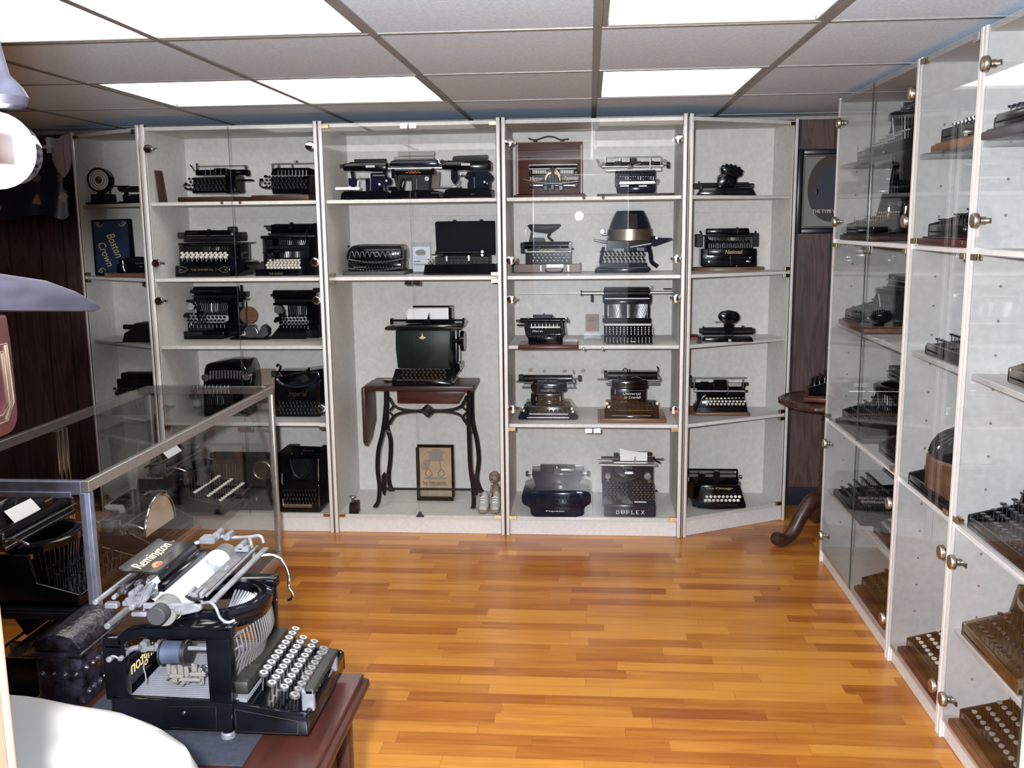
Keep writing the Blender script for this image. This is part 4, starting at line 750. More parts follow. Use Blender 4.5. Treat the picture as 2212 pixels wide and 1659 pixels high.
# ================================================================== fourth cabinet
m = TW('index typewriter with gold script in front of its dark wooden case', 'DV', (900, 1562), Z1, 4.80)
m.p('base_board', MAHO, ('b', 100, 1478, 1712, 1562, 0, .24, .004), ('b', 130, 1462, 1690, 1480, .005, .235)); m.done()
c = m
mm = Mach('typewriter_case', 'tall mahogany typewriter case with a leather carrying handle', 'case', 'DV', y=5.06, base=(900, 1562), z0=Z1)
mm.p('box', MAHO, ('b', 150, 282, 1640, 1562, 0, .10, .004)); mm.p('stile', mat('red mahogany edge', (.17, .05, .035), .35, var=.2, scale=9), ('b', 150, 340, 208, 1562, -.006, .0), ('b', 1588, 340, 1640, 1562, -.006, .0), ('b', 150, 282, 1640, 338, -.006, .0)); mm.p('moulding', WOOD, ('b', 210, 505, 1588, 516, -.004, 0, .001)); mm.p('handle', RUB, ('t', [(425, 215), (520, 250), (620, 248), (800, 188), (890, 178), (1000, 192), (1150, 250), (1230, 245), (1335, 232)], 16, .05), ('b', 530, 235, 620, 285, .03, .07), ('b', 1140, 240, 1230, 285, .03, .07)); mm.done()
m.p('carriage', STL, ('x', 440, 1522, 902, 8, .15), ('b', 436, 905, 452, 1040, .14, .16), ('b', 1505, 905, 1520, 1000, .14, .16), ('b', 370, 1108, 1500, 1128, .06, .08), ('b', 425, 1000, 510, 1018, .08, .10), ('b', 1450, 1000, 1590, 1018, .08, .10)); m.p('platen', BLK, ('x', 450, 1512, 932, 26, .16), ('b', 510, 1000, 1450, 1110, .12, .14), ('b', 440, 1020, 520, 1110, .09, .13), ('b', 1450, 1020, 1540, 1110, .09, .13)); m.p('paper', PAP, ('b', 442, 962, 1502, 992, .13, .133, 0))
m.p('comb', [KEYW], *[('b', 525+i*40, 1006, 547+i*40, 1094, .112, .12, .001) for i in range(8)], *[('b', 1150+i*38, 1006, 1172+i*38, 1094, .112, .12, .001) for i in range(8)]); m.p('front_plate', NAVY, ('b', 405, 1130, 1570, 1255, .05, .07), ('b', 440, 1310, 1540, 1400, .03, .15, .006), ('b', 770, 1290, 860, 1462, .03, .12), ('b', 1110, 1290, 1200, 1462, .03, .12), ('b', 930, 1320, 1000, 1455, .01, .04))
m.p('lettering', GOLD, ('T', 470, 1160, 745, 1246, 'Victor', .049, .3), ('T', 1235, 1150, 1520, 1250, 'Typew', .049, .3)); m.p('hood', BRZ, ('g', [(780, 1290), (785, 1190), (815, 1110), (860, 1030), (920, 955), (980, 935), (1040, 955), (1100, 1030), (1145, 1110), (1165, 1190), (1165, 1290), (1105, 1290), (1095, 1200), (1060, 1135), (980, 1110), (890, 1135), (850, 1200), (840, 1290)], .0, .06, .006)); m.p('pointer', DULL, ('b', 945, 930, 1010, 1320, -.012, .01), ('y', 980, 968, 22, -.016, -.01), ('g', [(865, 1290), (880, 1170), (1075, 1170), (1095, 1290)], .03, .05)); m.p('index_arc', STL, ('t', [(300, 1215), (520, 1262), (800, 1298), (980, 1304), (1180, 1296), (1400, 1275), (1545, 1252)], 18, -.02)); m.p('lever', STL, ('t', [(470, 1310), (480, 1360), (520, 1350)], 9, .02), ('t', [(1500, 1300), (1490, 1370), (1400, 1380)], 9, .02), ('b', 540, 1330, 760, 1372, .022, .03), ('b', 1210, 1330, 1480, 1372, .022, .03), ('y', 980, 640, 1, .2, .21)); m.done()

m = TW('typewriter with open chrome carriage on a dark board, top shelf', 'D1', (1320, 782), Z1, 4.80)
m.p('base_board', WOOD, ('b', 962, 745, 1692, 782, 0, .26, .004)); m.p('base', NAVY, ('g', [(1150, 742), (1140, 690), (1160, 665), (1500, 665), (1515, 690), (1508, 742)], .03, .2, .006), ('b', 1128, 600, 1160, 690, .06, .16), ('b', 1490, 600, 1515, 690, .06, .16)); m.p('space_bar', STL, ('g', [(1165, 668), (1172, 636), (1505, 632), (1515, 660)], .0, .012), ('b', 1172, 672, 1262, 688, -.004, .004), ('b', 1350, 672, 1432, 688, -.004, .004)); m.p('keyboard', KB, ('k', 1140, 552, 1500, 602, 3, 12, .02, .07, 11)); m.p('type_lever', STL, ('l', 1180, 590, 1490, 625, 14, .025, 3)); m.p('frame', NAVY, ('b', 1130, 528, 1512, 640, .09, .18))
m.p('carriage', STL, ('b', 1030, 398, 1562, 414, .10, .115), ('b', 1030, 402, 1042, 500, .10, .11), ('b', 1556, 402, 1568, 520, .10, .11), ('b', 1170, 414, 1182, 450, .10, .11), ('b', 1452, 414, 1466, 520, .09, .10), ('x', 1010, 1590, 500, 7, .09), ('b', 1040, 520, 1570, 546, .10, .15), ('o', 1265, 487, 12, 4, .06), ('t', [(1240, 515), (1280, 500), (1320, 480), (1370, 470)], 6, .06), ('o', 1595, 445, 12, 4, .09)); m.p('platen', BLK, ('x', 1040, 1570, 480, 20, .15), ('b', 1128, 446, 1192, 490, .10, .16), ('b', 1268, 412, 1330, 478, .08, .14), ('b', 1320, 448, 1375, 480, .08, .14), ('b', 1390, 450, 1450, 492, .10, .16), ('b', 1466, 446, 1500, 492, .10, .16)); m.p('platen_knob', RUB, ('x', 1616, 1644, 484, 30, .15), ('x', 1570, 1620, 484, 5, .15)); m.p('lever', STL, ('t', [(958, 425), (985, 490), (1015, 510), (1030, 480)], 6, .09), ('o', 1020, 480, 16, 5, .09), ('t', [(1510, 610), (1535, 620), (1520, 660)], 6, .05), ('t', [(1140, 610), (1150, 650)], 6, .05)); m.done()

m = TW('typewriter with a tilted copy holder standing in a reddish wooden case', 'D1', (500, 1526), Z2)
m.p('case', MAHO, ('b', 184, 1440, 808, 1526, 0, .012), ('b', 184, 1505, 808, 1526, .012, .27), ('b', 184, 1400, 205, 1526, .012, .27), ('b', 788, 1440, 808, 1526, .012, .27)); m.p('case_latch', CHR, ('b', 418, 1450, 440, 1515, -.006, .0), ('b', 676, 1446, 702, 1515, -.006, .0), ('b', 478, 1442, 642, 1480, -.004, .0)); m.p('case_handle', DULL, ('t', [(470, 1490), (490, 1515), (560, 1520), (620, 1514), (640, 1488)], 7, -.01)); m.p('body', NAVY, ('b', 285, 1330, 720, 1500, .06, .22), ('b', 240, 1240, 276, 1345, .08, .2), ('b', 690, 1235, 722, 1360, .08, .2)); m.p('keyboard', [PAP, STL], ('k', 345, 1354, 700, 1410, 3, 9, .02, .06, 7)); m.p('front_bar', BRS, ('b', 298, 1322, 712, 1332, .055, .06, .001)); m.p('lettering', GOLD, ('T', 412, 1305, 565, 1321, 'SPHINXED', .054)); m.p('platen', BLK, ('x', 262, 712, 1268, 34, .13), ('b', 300, 1290, 700, 1325, .08, .14)); m.p('platen_knob', RUB, ('x', 238, 262, 1268, 28, .13), ('x', 712, 740, 1300, 8, .1))
m.p('copy_holder', DULL, ('g', [(300, 1080), (330, 1068), (612, 1066), (622, 1076), (600, 1105), (520, 1160), (340, 1138)], .14, .15, .003), ('g', [(335, 1140), (365, 1146), (345, 1195), (460, 1195), (475, 1235), (315, 1235)], .15, .165), ('t', [(520, 1155), (500, 1185), (545, 1230)], 12, .15)); m.p('ribbon_bracket', STL, ('b', 412, 1275, 420, 1305, .085, .09), ('b', 606, 1275, 615, 1305, .085, .09)); m.done()
m = TW('typewriter with tall black domed cover above a bronze band', 'D1', (1200, 1526), Z2)
m.p('base', NAVY, ('g', [(938, 1526), (942, 1490), (985, 1468), (1450, 1466), (1470, 1490), (1440, 1526)], 0, .27, .006), ('b', 985, 1430, 1430, 1500, .03, .25)); m.p('keyboard', KB, ('k', 985, 1325, 1415, 1400, 4, 11, .01, .07, 12, True, 30)); m.p('side_frame', NAVY, ('t', [(1440, 1260), (1462, 1340), (1475, 1420), (1530, 1465)], 20, .12), ('t', [(1020, 1280), (1005, 1340), (990, 1440)], 14, .12), ('b', 1050, 1215, 1470, 1330, .12, .24)); m.p('type_lever', STL, ('l', 1115, 1298, 1205, 1330, 8, .10, 3), ('l', 1340, 1290, 1400, 1320, 6, .10, 3), ('t', [(1270, 1285), (1400, 1262), (1470, 1250)], 8, .06))
m.p('dome', NAVY, ('z', 1270, [(1112, 196), (1095, 192), (1060, 182), (1000, 158), (955, 134), (940, 126), (938, 60), (936, 5)], .16, .8)); m.p('band', BRZ, ('z', 1270, [(1222, 206), (1216, 214), (1112, 206), (1108, 196)], .16, .8)); DR = lambda y: 126+(y-940)*.43
m.p('slot', STL, *[('t', [(xb+(1270-xb)*.0, 1098, .149-.8*m.m(math.sqrt(DR(1098)**2-(xb-1270)**2))), (1270+(xb-1270)*.86, 968, .149-.8*m.m(math.sqrt(DR(968)**2-((xb-1270)*.86)**2)))], 3) for xb in [1212+i*12.5 for i in range(11)]]); m.p('arm', NAVY, ('g', [(1478, 1170), (1560, 1195), (1668, 1196), (1672, 1216), (1500, 1278), (1462, 1268)], .14, .17), ('g', [(925, 1205), (1060, 1225), (1065, 1250), (1030, 1250), (925, 1225)], .14, .17)); m.p('spool_cap', DST, ('y', 1010, 1135, 24, .12, .16), ('x', 1000, 1060, 1165, 9, .14), ('y', 1520, 1195, 14, .12, .15)); m.done()

m = TW('small black typewriter on a wide dark red board, third shelf', 'D2', (560, 802), Z3)
m.p('base_board', MAHO, ('b', 238, 768, 876, 802, 0, .20, .004), ('b', 250, 756, 866, 770, .01, .19)); m.p('base', BLK, ('g', [(350, 765), (340, 660), (710, 660), (708, 750), (690, 765)], .03, .16, .005), ('g', [(310, 500), (345, 480), (365, 560), (360, 700), (320, 660), (305, 580)], .05, .16), ('g', [(680, 500), (715, 510), (735, 620), (740, 640), (715, 680), (690, 640)], .05, .16), ('b', 350, 530, 700, 660, .09, .16)); m.p('keyboard', KB, ('k', 372, 588, 700, 668, 3, 10, .0, .05, 14)); m.p('type_plate', mat('cream scale', (.62, .6, .5), .5), ('b', 368, 562, 692, 582, .085, .09)); m.p('type_lever', DST, ('l', 380, 535, 690, 582, 9, .08, 4), ('b', 450, 670, 640, 682, .01, .03)); m.p('platen', BLK, ('x', 262, 735, 498, 26, .12)); m.p('carriage', NAVY, ('b', 395, 437, 602, 470, .13, .15), ('b', 506, 420, 518, 440, .13, .14), ('b', 222, 540, 310, 556, .08, .1), ('t', [(570, 500), (590, 470), (605, 445)], 4, .09)); m.p('platen_knob', RUB, ('x', 218, 262, 502, 14, .12), ('x', 752, 770, 495, 28, .12), ('x', 730, 755, 495, 6, .12)); m.p('lettering', KEYW, ('T', 385, 603, 500, 622, 'Fitch', .08, .3)); m.done()
m = Mach('sign_holder', 'clear acrylic holder with a small brown card, third shelf', 'sign', 'D2', base=(1022, 700), z0=Z3, y=5.02)
m.p('holder', ACR, ('b', 934, 410, 1116, 700, 0, .004, .001), ('b', 934, 690, 1116, 700, .004, .06, .001)); m.p('card', mat('faded brown card', (.36, .25, .22), .8), ('b', 950, 432, 1086, 606, -.002, -.0005, 0)); m.p('print_picture', INKG, ('g', [(960, 500), (985, 470), (1040, 460), (1070, 480), (1040, 505), (975, 515)], -.003, -.0022, 0)); m.p('print_line', INKG, *[('b', 965, 525+i*15, 1065-(i*23 % 30), 530+i*15, -.003, -.0022, 0) for i in range(5)])['kind'] = 'stuff'; m.done()
m = TW('tall typewriter with a very wide silver carriage and eight rows of keys', 'D2', (1430, 808), Z3, 4.775)
m.p('base', BLK, ('w', 1145, 545, 1660, 800, .012, .12, .008), ('b', 1130, 492, 1640, 545, .11, .27), ('b', 1150, 545, 1640, 780, .12, .27)); m.p('front_rail', STL, ('g', [(1185, 772), (1672, 772), (1676, 800), (1668, 808), (1190, 808)], 0, .012)); m.p('key_plate', mat('cream plate', (.62, .60, .56), .5), ('g', [(1150, 550), (1640, 550), (1648, 575), (1150, 575)], .105, .115)); m.p('keyboard', [KEYB, STL], ('k', 1165, 580, 1660, 650, 4, 13, .065, .105, 11, True, 18), ('k', 1170, 690, 1665, 752, 4, 13, .015, .05, 11, True, 18)); m.p('key_lever', STL, *[('l', 1168, 584+i*23, 1655, 598+i*23, 14, .058-i*.013, 3.4) for i in range(4)], *[('l', 1172, 698+i*20, 1660, 710+i*20, 14, .006-i*.010, 3.4) for i in range(4)]); m.p('key_divider', BRZ, ('b', 1160, 672, 1655, 684, .045, .06))
m.p('type_lever', STL, ('l', 1180, 345, 1600, 488, 34, .13, 2.2, .12)); m.p('post', BLK, ('b', 1148, 335, 1170, 492, .11, .13), ('b', 1606, 335, 1626, 492, .11, .13), ('b', 1200, 345, 1590, 492, .2, .25)); m.p('type_basket', NAVY, ('b', 1142, 300, 1642, 345, .10, .27, .006), ('b', 1130, 240, 1150, 330, .1, .2), ('b', 1625, 240, 1645, 330, .1, .2)); m.p('chrome_ring', STL, ('b', 1150, 278, 1630, 294, .09, .12)); m.p('platen', BLK, ('x', 1138, 1630, 232, 40, .17), ('b', 1145, 166, 1620, 196, .16, .22), ('b', 1300, 205, 1320, 240, .1, .12)); m.p('carriage', STL, ('x', 902, 1140, 228, 18, .16), ('x', 1630, 1870, 222, 15, .16), ('x', 240, 905, 232, 2, .16), ('b', 1140, 196, 1630, 206, .12, .14)); m.p('end_cap', BLK, ('x', 897, 915, 228, 27, .16), ('b', 1005, 245, 1030, 320, .15, .17), ('x', 1770, 1860, 182, 5, .16)); m.p('lever', DST, ('t', [(1645, 150), (1650, 175), (1625, 190)], 4, .12)); m.done()

m = TW('black typewriter with silver-legged keys and a rounded base, fourth shelf left', 'D2', (560, 1548), Z4)
m.p('base', NAVY, ('g', [(240, 1548), (240, 1510), (270, 1480), (310, 1400), (790, 1400), (830, 1470), (868, 1500), (874, 1530), (860, 1548)], .0, .22, .008)); m.p('keyboard', [KEYB, STL], ('k', 310, 1392, 800, 1450, 3, 11, -.01, .05, 18, True, 32)); m.p('shift_key', KEYW, *[('y', x, y, 13, -.012, 0) for x, y in ((286, 1410), (300, 1450), (805, 1430), (816, 1462))]); m.p('chrome_strip', STL, ('b', 330, 1520, 780, 1530, -.004, 0), ('b', 350, 1478, 770, 1490, -.006, 0)); m.p('body', BLK, ('b', 375, 1268, 712, 1400, .10, .2, .006), ('g', [(368, 1190), (400, 1160), (740, 1160), (756, 1190), (752, 1240), (735, 1252), (385, 1252)], .07, .2, .006)); m.p('highlight_bar', STL, ('b', 510, 1196, 605, 1208, .066, .07), ('b', 430, 1272, 690, 1280, .096, .1)); m.p('lettering', BRZ, ('T', 480, 1225, 640, 1248, 'Crandall New', .068, .3)); m.p('rivet', STL, *[('y', x, 1328, 4, .096, .1) for x in (482, 600, 635)], ('b', 425, 1300, 436, 1350, .096, .1), ('b', 676, 1300, 690, 1350, .096, .1))
m.p('platen', BLK, ('x', 300, 812, 1108, 38, .13), ('g', [(450, 1120), (640, 1120), (660, 1165), (430, 1165)], .08, .12)); m.p('carriage', DST, ('b', 218, 1138, 310, 1150, .10, .12), ('b', 278, 1200, 850, 1212, .10, .12), ('b', 300, 1165, 470, 1200, .10, .14), ('b', 650, 1165, 830, 1200, .10, .14), ('x', 812, 885, 1108, 9, .13), ('t', [(450, 1135), (500, 1140), (540, 1128)], 4, .08), ('t', [(570, 1128), (610, 1142), (650, 1135)], 4, .08), ('t', [(800, 1100), (840, 1130), (835, 1170), (810, 1150)], 6, .11)); m.p('platen_knob', RUB, ('x', 246, 296, 1100, 36, .13), ('x', 872, 906, 1108, 34, .13)); m.p('lever', STL, ('t', [(808, 1012), (822, 1030), (826, 1060)], 4, .12)); m.done()
m = TW('black typewriter with two lines of lettering on a brown wooden base', 'D2', (1440, 1580), Z4)
m.p('base_board', OAKR, ('b', 1112, 1538, 1806, 1580, 0, .27, .003), ('b', 1085, 1535, 1112, 1580, 0, .27, .002)); m.p('base', BLK, ('w', 1150, 1420, 1728, 1540, .01, .06, .018), ('b', 1165, 1400, 1720, 1540, .06, .24)); m.p('keyboard', [KEYB, BRS], ('k', 1200, 1372, 1715, 1420, 3, 11, .01, .06, 16, True, 34)); m.p('shift_key', KEYW, *[('y', x, y, 15, -.002, .01) for x, y in ((1175, 1375), (1197, 1412), (1705, 1375))]); m.p('chrome_strip', BRS, ('b', 1255, 1445, 1660, 1450, .002, .006), ('b', 1230, 1502, 1640, 1506, .002, .006)); m.p('body', BLK, ('b', 1215, 1218, 1590, 1400, .08, .2, .005), ('b', 1228, 1140, 1608, 1220, .06, .2, .005)); m.p('highlight_bar', STL, ('b', 1295, 1234, 1580, 1240, .077, .08), ('b', 1258, 1225, 1268, 1275, .077, .08), ('y', 1375, 1163, 8, .055, .06)); m.p('lettering', SILV, ('T', 1345, 1256, 1530, 1284, 'Universal', .079), ('T', 1360, 1294, 1530, 1322, 'or Crandall', .079))
m.p('platen', BLK, ('x', 1185, 1705, 1078, 38, .12), ('b', 1190, 1040, 1700, 1062, .12, .18), ('g', [(1320, 1100), (1530, 1100), (1550, 1145), (1290, 1145)], .07, .12)); m.p('carriage', DST, ('x', 1073, 1190, 1116, 8, .12), ('b', 1180, 1120, 1735, 1140, .10, .14), ('b', 1165, 1165, 1240, 1182, .1, .14), ('b', 1600, 1165, 1735, 1180, .1, .14), ('t', [(1700, 1045), (1722, 1080), (1745, 1135), (1690, 1142)], 5, .1), ('t', [(1290, 1085), (1285, 1130), (1300, 1130), (1296, 1085)], 4, .07), ('t', [(1430, 1100), (1485, 1092), (1540, 1110), (1550, 1140)], 4, .07)); m.p('platen_knob', RUB, ('x', 1145, 1180, 1065, 40, .12)); m.p('lever', BLK, ('t', [(1700, 982), (1715, 1005), (1712, 1035), (1700, 1050)], 6, .1), ('t', [(1342, 1035), (1350, 1012), (1370, 1004), (1392, 1018), (1390, 1045)], 5, .12), ('b', 1412, 1010, 1424, 1042, .12, .13)); m.done()
m = TW('grey black typewriter with a shield shaped base, bottom shelf', 'D3', (680, 1072), Z5+.001)
m.p('base', NAVY, ('g', [(286, 850), (305, 795), (400, 776), (960, 776), (1045, 790), (1064, 850), (1064, 920), (990, 962), (988, 1050), (900, 1072), (440, 1072), (392, 1040), (384, 962), (300, 925)], .0, .26, .010)); m.p('body', NAVY, ('g', [(440, 692), (412, 620), (400, 580), (972, 580), (960, 650), (930, 692), (930, 780), (462, 780)], .07, .22, .006), ('g', [(470, 790), (900, 790), (960, 860), (960, 960), (440, 960), (440, 860)], -.012, .02, .008)); m.p('type_lever', KEYW, ('l', 505, 795, 870, 836, 15, .055, 5, .06, -6)); m.p('platen', BLK, ('x', 420, 962, 568, 26, .14), ('b', 500, 486, 886, 556, .15, .17), ('b', 650, 545, 720, 600, .06, .1)); m.p('carriage', STL, ('x', 415, 968, 490, 4, .17), ('t', [(418, 490), (412, 560)], 4, .16), ('t', [(962, 490), (985, 530), (980, 600), (950, 625)], 4, .12), ('b', 600, 575, 640, 582, .1, .11), ('b', 730, 572, 770, 580, .1, .11), ('x', 368, 420, 578, 5, .14), ('x', 960, 1020, 578, 5, .14), ('g', [(684, 500), (690, 530), (702, 540), (666, 540), (678, 530)], .12, .13)); m.p('platen_knob', RUB, ('x', 338, 370, 580, 30, .14), ('x', 1014, 1046, 578, 32, .14)); m.p('lettering', SILV, ('T', 560, 990, 770, 1008, 'Franklin', -.002)); m.p('keyboard', KB, ('k', 480, 850, 930, 930, 3, 12, -.02, -.005, 9, True, 8)); m.done()
m = TW('black typewriter with large white capitals across its front and a paper sheet', 'D3', (1500, 1066), Z5+.001)
m.p('base', NAVY, ('b', 1205, 935, 1788, 1066, 0, .27, .008), ('w', 1190, 670, 1775, 950, .01, .13, .015)); m.p('body', NAVY, ('b', 1180, 492, 1756, 700, .13, .27, .006), ('t', [(1300, 520), (1340, 600), (1480, 650), (1620, 600), (1660, 520)], 20, .13)); m.p('keyboard', [BRS, DST], *[('k', 1215, 684, 1475, 868, 8, 6, .02, .125, 8, True, 10), ('k', 1515, 684, 1775, 868, 8, 6, .02, .125, 8, True, 10)]); m.p('name_plate', STL, ('g', [(1428, 574), (1440, 556), (1530, 556), (1542, 574), (1530, 592), (1440, 592)], .105, .125)); m.p('spool_cap', DUST, ('y', 1250, 612, 32, .10, .13), ('y', 1692, 612, 40, .10, .13), ('y', 1252, 660, 14, .1, .12), ('o', 1714, 664, 14, 5, .1)); m.p('space_bar', STL, ('b', 1540, 896, 1682, 906, -.004, .008), ('b', 1545, 900, 1553, 918, -.002, .006), ('b', 1668, 900, 1676, 918, -.002, .006)); m.p('type_lever', DST, ('l', 1425, 510, 1515, 530, 6, .12, 4))
def slab(m, txt, x0, x1, y0, y1, d):   # slab serif capitals as strokes
    G = {'D': [(0, 0, 0, 1), (0, 1, .62, .92), (.62, .92, .95, .5), (.95, .5, .62, .08), (.62, .08, 0, 0)], 'U': [(.05, 1, .05, .25), (.05, .25, .45, 0), (.45, 0, .9, .25), (.9, .25, .9, 1)], 'P': [(.08, 0, .08, 1), (.08, 1, .75, 1), (.75, 1, .85, .72), (.85, .72, .75, .46), (.75, .46, .08, .46)], 'L': [(.08, 0, .08, 1), (.08, 0, .85, 0), (.85, 0, .88, .22)], 'E': [(.08, 0, .08, 1), (.08, 1, .88, 1), (.08, .5, .6, .5), (.08, 0, .88, 0)], 'X': [(.08, 0, .9, 1), (.08, 1, .9, 0)]}
    SF = {'D': [(-.12, 1, .2, 1), (-.12, 0, .2, 0)], 'U': [(-.12, 1, .22, 1), (.72, 1, 1.08, 1)], 'P': [(-.1, 0, .32, 0), (-.1, 1, .2, 1)], 'L': [(-.1, 1, .32, 1), (-.1, 0, .2, 0)], 'E': [(-.08, 1, .2, 1), (-.08, 0, .2, 0)], 'X': [(-.08, 0, .28, 0), (.7, 0, 1.08, 0), (-.08, 1, .28, 1), (.7, 1, 1.08, 1)]}
    n = len(txt); cw = (x1-x0)/(n-1+.62)
    out = []
    for i, ch in enumerate(txt):
        for k, (a, b_, c_, e) in enumerate(G[ch]+SF[ch]):
            ox = x0+i*cw; wd = cw*.58; out.append(('t', [(ox+a*wd, y1-(y1-y0)*b_), (ox+c_*wd, y1-(y1-y0)*e)], 4.2 if k == 0 or ch == 'U' and k == 3 else 2.6, d))
    return out
m.p('lettering', SILV, *slab(m, 'DUPLEX', 1348, 1656, 994, 1030, -.0015)); m.p('carriage', STL, ('b', 1145, 482, 1800, 496, .10, .13), ('x', 1320, 1690, 460, 12, .09), ('t', [(1310, 400), (1300, 430), (1320, 462)], 8, .09), ('t', [(1690, 340), (1684, 325), (1580, 325)], 4, .16), ('b', 1140, 432, 1300, 448, .12, .14), ('b', 1545, 395, 1560, 470, .08, .09)); m.p('platen', NAVY, ('x', 1175, 1760, 418, 30, .14), ('b', 1315, 356, 1370, 390, .16, .18), ('b', 1690, 350, 1740, 385, .16, .18)); m.p('lever', BLK, ('t', [(1755, 395), (1785, 440), (1830, 460)], 12, .1), ('t', [(1790, 420), (1850, 422), (1860, 410)], 8, .1), ('x', 1775, 1798, 772, 14, .1)); m.p('paper', PAP, ('g', [(1388, 362), (1688, 352), (1688, 442), (1386, 440)], .105, .107, 0), ('g', [(1380, 300), (1480, 325), (1600, 345), (1688, 352), (1688, 362), (1388, 364)], .14, .142, 0)); m.done()

# ================================================================== right angled cabinet
m = TW('index typewriter with an upright knobbed type wheel, top shelf', 'E1', (440, 775), Z1, 4.93)
m.p('base', BLK, ('g', [(165, 775), (215, 702), (680, 702), (716, 775)], 0, .15, .004)); m.p('platen', DULL, ('x', 200, 690, 688, 17, .09), ('x', 190, 645, 664, 5, .12)); m.p('platen_knob', RUB, ('x', 118, 190, 690, 26, .09), ('b', 168, 640, 180, 690, .08, .09), ('x', 655, 690, 690, 18, .09)); m.p('type_wheel', BLK, ('g', [(345, 700), (360, 600), (392, 560), (545, 590), (515, 700)], .03, .09, .004), ('g', [(384, 530), (390, 500), (430, 486), (480, 490), (520, 496), (570, 520), (592, 552), (586, 590), (545, 608), (470, 585), (395, 560)], .0, .10, .006), *[('s', x, y, 14, 14, .02, .02) for x, y in ((400, 502), (435, 490), (475, 492), (515, 500), (552, 518), (580, 548))], ('y', 480, 525, 10, -.006, 0)); m.p('lever', STL, ('t', [(350, 620), (352, 590), (390, 580), (425, 592)], 3, .02), ('b', 210, 745, 650, 750, -.002, 0)); m.done()
m = TW('black typewriter with gold script on a round wooden board', 'E1', (450, 1508), Z2)
m.p('base_board', OAKR, ('z', 447, [(1508, 322), (1504, 332), (1475, 332), (1468, 322)], .10, .40)); m.p('body', BLK, ('g', [(195, 1466), (198, 1300), (720, 1296), (724, 1466)], .035, .16, .008), ('g', [(258, 1300), (720, 1296), (724, 1365), (258, 1365)], .02, .05, .004)); m.p('lettering', GOLD, ('T', 425, 1310, 580, 1345, 'National', .019, .2)); m.p('type_lever', STL, ('l', 265, 1185, 660, 1215, 26, .06, 3, .05, 6), ('l', 270, 1250, 670, 1292, 20, .05, 3.5)); m.p('keyboard', [DST, STL], ('k', 290, 1225, 680, 1245, 2, 12, .03, .05, 8, True, 10)); m.p('carriage', DULL, ('b', 146, 1160, 212, 1284, .06, .15), ('b', 678, 1150, 742, 1280, .06, .15), ('b', 212, 1165, 680, 1182, .07, .14), ('b', 220, 1215, 260, 1230, .05, .06), ('t', [(180, 1130), (200, 1155)], 8, .08), ('t', [(712, 1130), (700, 1160)], 8, .08), ('b', 525, 1095, 548, 1160, .09, .1)); m.p('type_basket', BLK, ('b', 230, 1180, 690, 1300, .09, .15)); m.p('platen', BLK, ('g', [(243, 1108), (645, 1102), (660, 1165), (240, 1165)], .10, .15, .006)); m.p('front_detail', STL, ('b', 360, 1384, 500, 1388, .031, .034), ('t', [(470, 1370), (472, 1450)], 2.5, .03), ('y', 268, 1420, 10, .03, .034), ('s', 640, 1418, 24, 10, .034, .003), ('y', 240, 1385, 6, .03, .034), ('b', 580, 1380, 670, 1386, .031, .034), ('y', 530, 1462, 5, .03, .034), ('y', 655, 1384, 7, .03, .034)); m.done()
m = TW('index typewriter with a tilted round dial, third shelf', 'E2', (320, 418), Z3)
m.p('base', BLK, ('g', [(165, 416), (178, 392), (462, 390), (472, 410), (468, 418)], 0, .13, .004), ('g', [(235, 418), (250, 404), (385, 404), (400, 418)], -.012, .02)); m.p('platen', DULL, ('x', 160, 470, 356, 18, .08), ('x', 160, 462, 334, 5, .1)); m.p('platen_knob', RUB, ('x', 142, 165, 350, 16, .08), ('x', 462, 480, 350, 15, .08), ('y', 410, 328, 8, .08, .1), ('b', 162, 320, 170, 345, .08, .09)); m.p('dial', BLK, ('g', [(258, 262), (275, 236), (325, 226), (375, 236), (392, 262), (388, 285), (362, 305), (325, 312), (290, 305), (264, 285)], .02, .06, .008), ('y', 323, 262, 18, .012, .02), ('g', [(292, 310), (355, 310), (345, 360), (300, 360)], .05, .09)); m.p('lever', STL, ('t', [(235, 295), (272, 294)], 3, .03), ('y', 238, 295, 5, .02, .035), ('b', 318, 400, 338, 416, -.014, -.012)); m.done()
m = Mach('ink_bottle', 'small dark glass bottle left of the tilted round dial', 'bottle', 'E2', base=(142, 430), z0=Z3)
m.p('bottle', mat('dark bottle glass', (.05, .05, .055), .08, coat=1), ('z', 142, [(430, 14), (428, 15), (408, 15), (402, 9), (398, 9)], .02)); m.p('cap', DULL, ('z', 142, [(398, 11), (386, 11), (384, 9)], .02)); m.done()
m = Mach('ribbon_tin', 'small black and red flat box beside the dark glass bottle', 'tin', 'E2', base=(108, 398), z0=Z3, y=4.99)
m.p('box', RED, ('b', 88, 382, 130, 398, 0, .05)); m.p('lid', DULL, ('b', 86, 372, 136, 382, -.004, .055)); m.done()
m = TW('typewriter with white keys and chrome carriage on a round-ended wooden board', 'E2', (290, 876), Z4, 4.96)
b = NB(); a0, a1 = m.at(85, 870), m.at(450, 870); plan(b, [(a0.x+.03, 4.96), (a1.x-.01, 4.96), (a1.x+.005, 4.975), (a1.x+.002, 5.02), (a1.x-.02, 5.16), (a0.x, 5.16), (a0.x, 5.0)], Z4, Z4+.018, .004); o = link('base_board', b, OAKR, m.root); m.parts.append(o)
